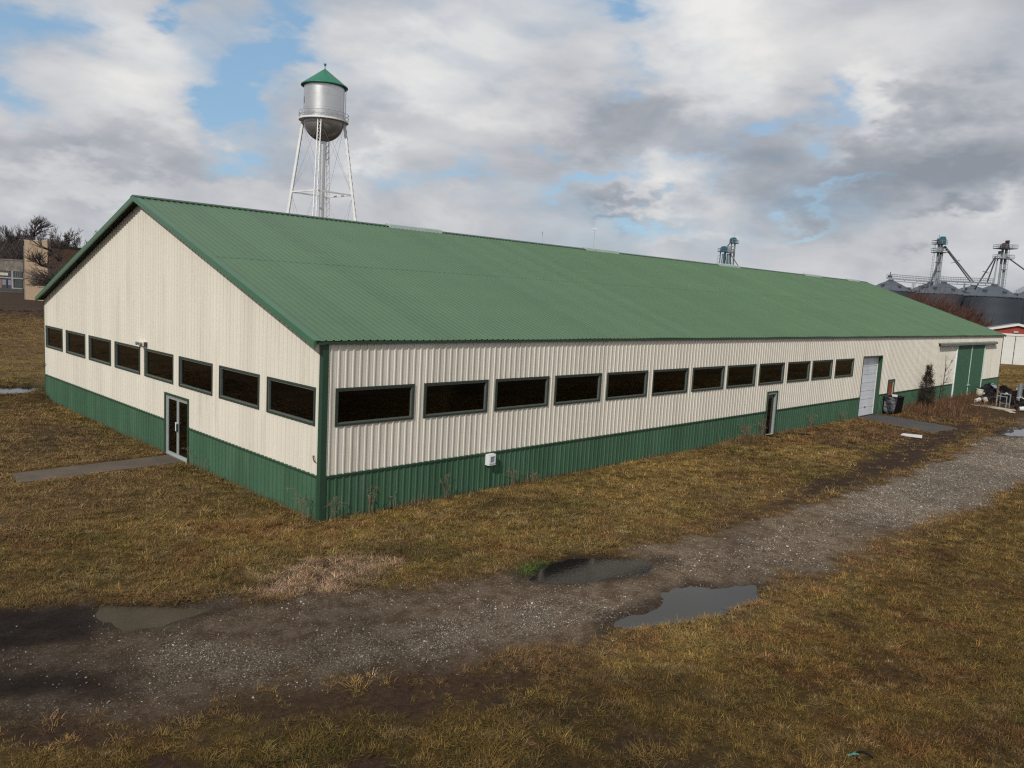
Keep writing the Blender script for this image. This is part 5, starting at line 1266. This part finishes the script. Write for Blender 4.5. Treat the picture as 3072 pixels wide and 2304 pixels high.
def lump(name, label, cat, x, y, rx, ry, h, mt, seed, group=None):
    m = MB(); n, k = 18, 9; vs = []
    for j in range(k+1):
        f = j/k*math.pi*.5
        for i in range(n):
            a = 2*math.pi*i/n; q = 1+.30*(mnoise.noise(Vector((math.cos(a)*1.6+seed*3.1, math.sin(a)*1.6, j*.45+seed))))+.12*mnoise.noise(Vector((math.cos(a)*4+seed, math.sin(a)*4, j*1.3)))
            vs.append((x+rx*q*math.cos(a)*math.cos(f), y+ry*q*math.sin(a)*math.cos(f), -.05+h*math.sin(f)*q))
    m.add(vs, [(j*n+i, j*n+(i+1) % n, (j+1)*n+(i+1) % n, (j+1)*n+i) for j in range(k) for i in range(n)]); o = m.build(name, M[mt], recalc=False); smooth_by_angle(o, 35)
    return tag(o, label, cat, group)
BG = 'black bags and tarps in the rubbish heap'
lump('black_bag', 'large black bag behind the cream bucket in the rubbish heap', 'bag', 61.2, -.65, 1.9, .55, .95, 'black', 1, BG)
lump('black_bag', 'flat black tarp heap at the front left of the rubbish pile', 'bag', 55.2, -2.2, 1.7, .8, .5, 'black', 2, BG)
lump('black_bag', 'black bag beside the pale frame in the rubbish heap', 'bag', 56.2, -3.2, 1.3, .7, .55, 'blackmat', 3, BG)
lump('black_bag', 'wide black tarp at the right end of the rubbish heap, cut by the photo edge', 'bag', 54.9, -4.9, 2.4, .8, .65, 'black', 4, BG)
lump('black_bag', 'black bag at the rear right of the rubbish heap against brown grass', 'bag', 63.8, -2.5, 2.2, .8, .6, 'blackmat', 5, BG)
lump('black_bag', 'black bag in the centre of the rubbish heap between tarps', 'bag', 58.9, -2.0, 1.6, .7, .45, 'blackmat', 6, BG)
for i, (x, y, rx, ry, h, lab) in enumerate(((57.0, -1.9, 1.2, .7, .62, 'black bag under the blue scrap in the rubbish heap'), (60.2, -2.9, 1.7, .8, .66, 'black bag behind the grey tube in the rubbish heap'), (62.6, -1.5, 1.6, .7, .8, 'black bag between the large black bag and the white jug'),
        (58.6, -4.3, 1.6, .8, .72, 'black bag to the right of the grey tube in the rubbish heap'), (65.0, -3.3, 1.8, .8, .7, 'black bag farthest right at the rear of the rubbish heap'), (54.3, -2.75, .8, .5, .5, 'small black bag between the leaning bucket and the upright stick'), (57.0, -5.2, 1.8, .8, .8, 'black tarp mound at the photo edge behind the white pipe'))):
    lump('black_bag', lab, 'bag', x, y, rx, ry, h, 'blackmat' if i % 3 else 'black', 11+i, BG)
lump('blue_tarp', 'blue plastic scrap beside the cream bucket', 'tarp', 57.5, -1.35, .42, .26, .42, 'blue', 7)
def boards(name, label, pts, mt, cat='board', group=None, w=.3, h=.05):
    m = MB(); m.bar(*pts, w, h); return tag(m.build(name, M[mt]), label, cat, group)
LB = 'pale boards in front of the rubbish heap'
boards('board', 'narrow pale board reaching farthest left in front of the heap', ((51.6, -2.0, .08), (50.6, -4.4, .1)), 'plank', 'board', LB, .16)
boards('board', 'wide pale board lying flat in front of the rubbish heap', ((51.9, -2.6, .10), (50.8, -4.75, .12)), 'plank', 'board', LB, .55)
boards('board', 'short pale board end at the right of the wide board', ((51.0, -4.1, .09), (49.6, -5.0, .09)), 'plank', 'board', LB, .35)
boards('board', 'brown stick lying on the weeds left of the boards', ((53.6, -1.3, .12), (52.3, -2.3, .08)), 'brownwood', 'board', LB, .12)
boards('metal_strip', 'grey sheet strip lying across the back of the rubbish heap', ((62.3, -.55, .92), (59.9, -1.55, .80)), 'palesteel', 'strip', None, .35)
boards('wood_post', 'brown wooden stick standing upright in the rubbish heap', ((53.9, -3.05, -.1), (54.0, -2.95, 1.55)), 'brownwood', 'post', None, .09, .09)
m = MB(); m.lathe([(.17, 0), (.17, 1.45), (.14, 1.46), (.14, .2)], (57.9, -3.55, 0), 16, False); o = tag(m.build('grey_drum', M['steel']), 'tall grey barrel like tube standing in the rubbish heap', 'tube')
t = thing('metal_rack', 'pale metal chair like frame standing in front of the rubbish heap', 'rack', (53.3, -3.7, 0))
Pf = lambda u, o, z: (53.3-.25*u-.5*o, -3.35-.75*u+.2*o, z)
m = MB(); m.ring(Pf, 0, .95, .25, 1.0, .07, 0, .06); m.build('frame', M['palesteel'], t)
for u, o in ((.04, 0), (.91, 0), (.04, .7), (.91, .7)):
    m = MB(); m.bar(Pf(u, o, -.05), Pf(u, o, .85 if o else .3), .05); m.build('leg', M['palesteel'], t)
m = MB(); m.bar(Pf(.04, .7, .8), Pf(.91, .7, .8), .05); m.bar(Pf(.04, 0, .8), Pf(.04, .7, .8), .05); m.build('rail', M['palesteel'], t)
SB = 'small pale scraps on the rubbish heap'
rg_ = random.Random(31)
for i, (x, y, z, lab) in enumerate(((56.6, -3.9, .6, 'twisted pale strip right of the metal frame'), (55.2, -4.3, .62, 'white pipe lying on the right tarp'), (57.2, -2.5, .5, 'thin white pipe across the middle of the heap'), (60.6, -1.5, .55, 'short grey pipe at the rear of the heap'), (54.2, -2.0, .45, 'thin tan rod on the left tarp'))):
    m = MB(); a = rg_.random()*3.1; l = rg_.uniform(.5, 1.0); m.tube([(x-l*math.cos(a), y-l*.5*math.sin(a), z-.12), (x, y, z+.04), (x+l*math.cos(a), y+l*.5*math.sin(a), z-.02)], .035, 6); tag(m.build('scrap_pipe', M[['plank', 'plasticwhite', 'palesteel', 'steel', 'brownwood'][i]]), lab, 'pipe', SB)

# ------------------------------------------------------------------ camera, sun, sky
cam = bpy.data.cameras.new('camera'); co = bpy.data.objects.new('camera', cam); COL.objects.link(co)
cam.sensor_fit = 'HORIZONTAL'; cam.sensor_width = 36; cam.lens = 36*FPX/3072; cam.clip_end = 6000; cam.clip_start = .1
mw = Matrix([[CR[i], CU[i], -CF[i], CAM[i]] for i in range(3)]+[[0, 0, 0, 1]]); co.matrix_world = mw
SC.camera = co
SUN = Vector((-.755, -.285, .59)).normalized(); EL = math.asin(SUN.z)
s = bpy.data.lights.new('sun', 'SUN'); s.energy = 3.0; s.angle = rad(.53); s.color = (1, .945, .86)
so = bpy.data.objects.new('sun', s); COL.objects.link(so); so.rotation_euler = SUN.to_track_quat('Z', 'Y').to_euler(); so.location = (-40, -40, 60)
w = bpy.data.worlds.new('World'); SC.world = w; w.use_nodes = True; N = NT(w.node_tree)
out = N.n('ShaderNodeOutputWorld'); bg = N.n('ShaderNodeBackground'); bg.inputs[1].default_value = .1
sky = N.n('ShaderNodeTexSky', sky_type='NISHITA'); sky.sun_disc = False; sky.sun_elevation = EL; sky.sun_rotation = math.atan2(SUN.x, SUN.y) % (2*math.pi)
sky.air_density = 1.0; sky.dust_density = .6; sky.ozone_density = 1.5
dirv = N.vmath('NORMALIZE', N.n('ShaderNodeTexCoord').outputs['Generated'])
sp = N.n('ShaderNodeSeparateXYZ'); N.set(sp.inputs[0], dirv); dx, dy, dz = sp.outputs
az = N.math('ARCTAN2', dy, dx); elv = N.math('ARCSINE', dz)
cb = N.n('ShaderNodeCombineXYZ'); fl = N.math('DIVIDE', 1., N.math('ADD', N.math('MAXIMUM', dz, 0.), .55))
N.set(cb.inputs[0], N.math('MULTIPLY', dx, fl)); N.set(cb.inputs[1], N.math('MULTIPLY', dy, fl)); N.set(cb.inputs[2], N.math('MULTIPLY', elv, 2.2))
pv = cb.outputs[0]
def field(v):
    wob = N.vmath('SCALE', N.vmath('SUBTRACT', N.noise(v, 3.0, 3, .5, 0, True), (.5, .5, .5)), scale=.28)
    q = N.vmath('ADD', v, wob)
    lo = N.noise(q, 2.1, 2, .5); mi = N.noise(q, 5.2, 6, .50)
    return N.math('ADD', N.math('MULTIPLY', lo, .58), N.math('MULTIPLY', mi, .42)), q
F0, pvq = field(pv)
sd_ = (-.02, .045, .11)
F1, _ = field(N.vmath('ADD', pv, sd_))
relief = N.math('SUBTRACT', F0, F1)
fine = N.noise(pvq, 15, 6, .58); big = N.noise(pv, 1.9, 2, .5)
wv = N.n('ShaderNodeSeparateXYZ'); N.set(wv.inputs[0], N.vmath('SCALE', N.vmath('SUBTRACT', N.noise(pv, 4.5, 5, .6, 0, True), (.5, .5, .5)), scale=.24))
azw = N.math('ADD', az, wv.outputs[0]); elw = N.math('ADD', elv, wv.outputs[1])
def blob(X, Y, sx, sy, rot=0.):
    d = ray(D(X, Y)); d = d/np.linalg.norm(d); a0 = math.atan2(d[1], d[0]); e0 = math.asin(d[2]); k = .72005*FPX
    u = N.math('MULTIPLY', N.math('SUBTRACT', a0, azw), math.cos(e0)); v = N.math('SUBTRACT', elw, e0)
    c_, s_ = math.cos(rot), math.sin(rot)
    p = N.math('MULTIPLY_ADD', u, c_*k/sx, N.math('MULTIPLY', v, s_*k/sx)); q = N.math('MULTIPLY_ADD', u, -s_*k/sy, N.math('MULTIPLY', v, c_*k/sy))
    return N.math('EXPONENT', N.math('MULTIPLY', -1., N.math('ADD', N.math('MULTIPLY', p, p), N.math('MULTIPLY', q, q))))
def total(lst):
    t = None
    for *b, amp in lst:
        v = N.math('MULTIPLY', blob(*b), amp); t = v if t is None else N.math('ADD', t, v)
    return t
R_ = rad
gaps = total([(550, 165, 50, 140, R_(-25), .60), (610, 60, 80, 50, 0, .36), (520, 270, 80, 55, 0, .32), (440, 90, 60, 70, 0, .20), (470, 335, 110, 40, 0, .18), (60, 25, 110, 50, 0, .46), (25, 110, 60, 110, 0, .22), (362, 28, 28, 26, 0, .5), (30, 175, 45, 45, 0, .25), (900, 390, 70, 28, 0, .25), (1000, 400, 45, 25, 0, .28),
              (1378, 12, 60, 32, 0, .5), (1346, 220, 45, 35, 0, .32), (1356, 135, 40, 22, 0, .22), (1646, 272, 60, 26, 0, .36), (1776, 262, 50, 30, R_(30), .42), (1256, 402, 110, 22, R_(8), .42), (1406, 480, 70, 18, R_(6), .36), (1700, 462, 70, 16, R_(18), .34),
              (1156, 318, 60, 22, 0, .26), (1876, 392, 60, 16, R_(30), .26), (1530, 372, 60, 16, 0, .22), (480, 290, 40, 40, 0, .2), (1000, 470, 60, 20, 0, .15)])
lights = total([(1500, -190, 380, 125, 0, .40), (880, 170, 150, 100, 0, .30), (1090, 90, 120, 100, 0, .18), (1540, 110, 150, 110, R_(20), .28), (1440, 405, 110, 40, R_(15), .26), (2155, 475, 50, 28, R_(40), .34), (1850, 250, 80, 30, R_(40), .26), (320, 150, 130, 110, 0, .20), (190, 400, 110, 40, 0, .16), (800, 345, 60, 22, 0, .2), (120, 450, 120, 30, 0, .10), (1970, 130, 100, 90, 0, .12), (480, 390, 70, 35, 0, .12), (1480, 510, 160, 25, 0, .12)])
darks = total([(2060, 340, 230, 100, R_(10), .40), (1410, 245, 170, 55, R_(8), .20), (1335, 465, 70, 22, R_(-5), .30), (1680, 325, 120, 55, 0, .18), (60, 340, 150, 55, 0, .18), (2070, 487, 90, 22, R_(10), .30), (900, 270, 160, 45, 0, .10), (350, 345, 120, 45, 0, .16), (1250, 300, 130, 50, R_(8), .12), (560, 370, 130, 50, 0, .10), (1690, 390, 130, 40, 0, .10), (230, 480, 130, 22, 0, .08)])
dens_ = N.math('SUBTRACT', N.math('ADD', N.math('MULTIPLY_ADD', N.math('SUBTRACT', F0, .5), 1.35, .76), N.math('MULTIPLY', N.math('SUBTRACT', fine, .5), .20)), N.math('MULTIPLY', gaps, 1.25))
cover = N.ramp(dens_, .0, .78)
bri = N.math('ADD', N.math('MULTIPLY_ADD', relief, 1.25, .53), N.math('ADD', N.math('MULTIPLY', N.math('SUBTRACT', fine, .5), .16), N.math('MULTIPLY', N.math('SUBTRACT', big, .5), .15)))
bri = N.math('SUBTRACT', N.math('MULTIPLY_ADD', lights, 1.25, bri), N.math('MULTIPLY', darks, 1.15))
cr = N.n('ShaderNodeValToRGB'); N.set(cr.inputs[0], bri); e = cr.color_ramp.elements
e[0].position = .10; e[0].color = (.27, .295, .34, 1); e[1].position = 1.; e[1].color = (.84, .83, .81, 1)
for p_, c_ in ((.36, (.41, .43, .47)), (.60, (.58, .59, .615))): n_ = e.new(p_); n_.color = (*c_, 1)
cloud = N.vmath('SCALE', cr.outputs[0], scale=10.)
blue = N.mix(.62, N.vmath('MULTIPLY', sky.outputs[0], (1.0, 1.1, 1.12)), (2.9, 4.7, 6.7))
N.set(bg.inputs[0], N.mix(cover, blue, cloud)); N.t.links.new(bg.outputs[0], out.inputs[0])
w.cycles.sampling_method = 'MANUAL'; w.cycles.sample_map_resolution = 512
SC.render.engine = 'CYCLES'
SC.cycles.max_bounces = 6; SC.cycles.diffuse_bounces = 3; SC.cycles.glossy_bounces = 3; SC.cycles.transparent_max_bounces = 12; SC.cycles.transmission_bounces = 2
SC.cycles.caustics_reflective = False; SC.cycles.caustics_refractive = False; SC.cycles.sample_clamp_indirect = 4
SC.view_settings.view_transform = 'Standard'; SC.view_settings.look = 'None'; SC.view_settings.exposure = 0; SC.view_settings.gamma = 1
SC.cycles.use_denoising = False; SC.cycles.pixel_filter_type = 'BLACKMAN_HARRIS'; SC.cycles.filter_width = 1.25
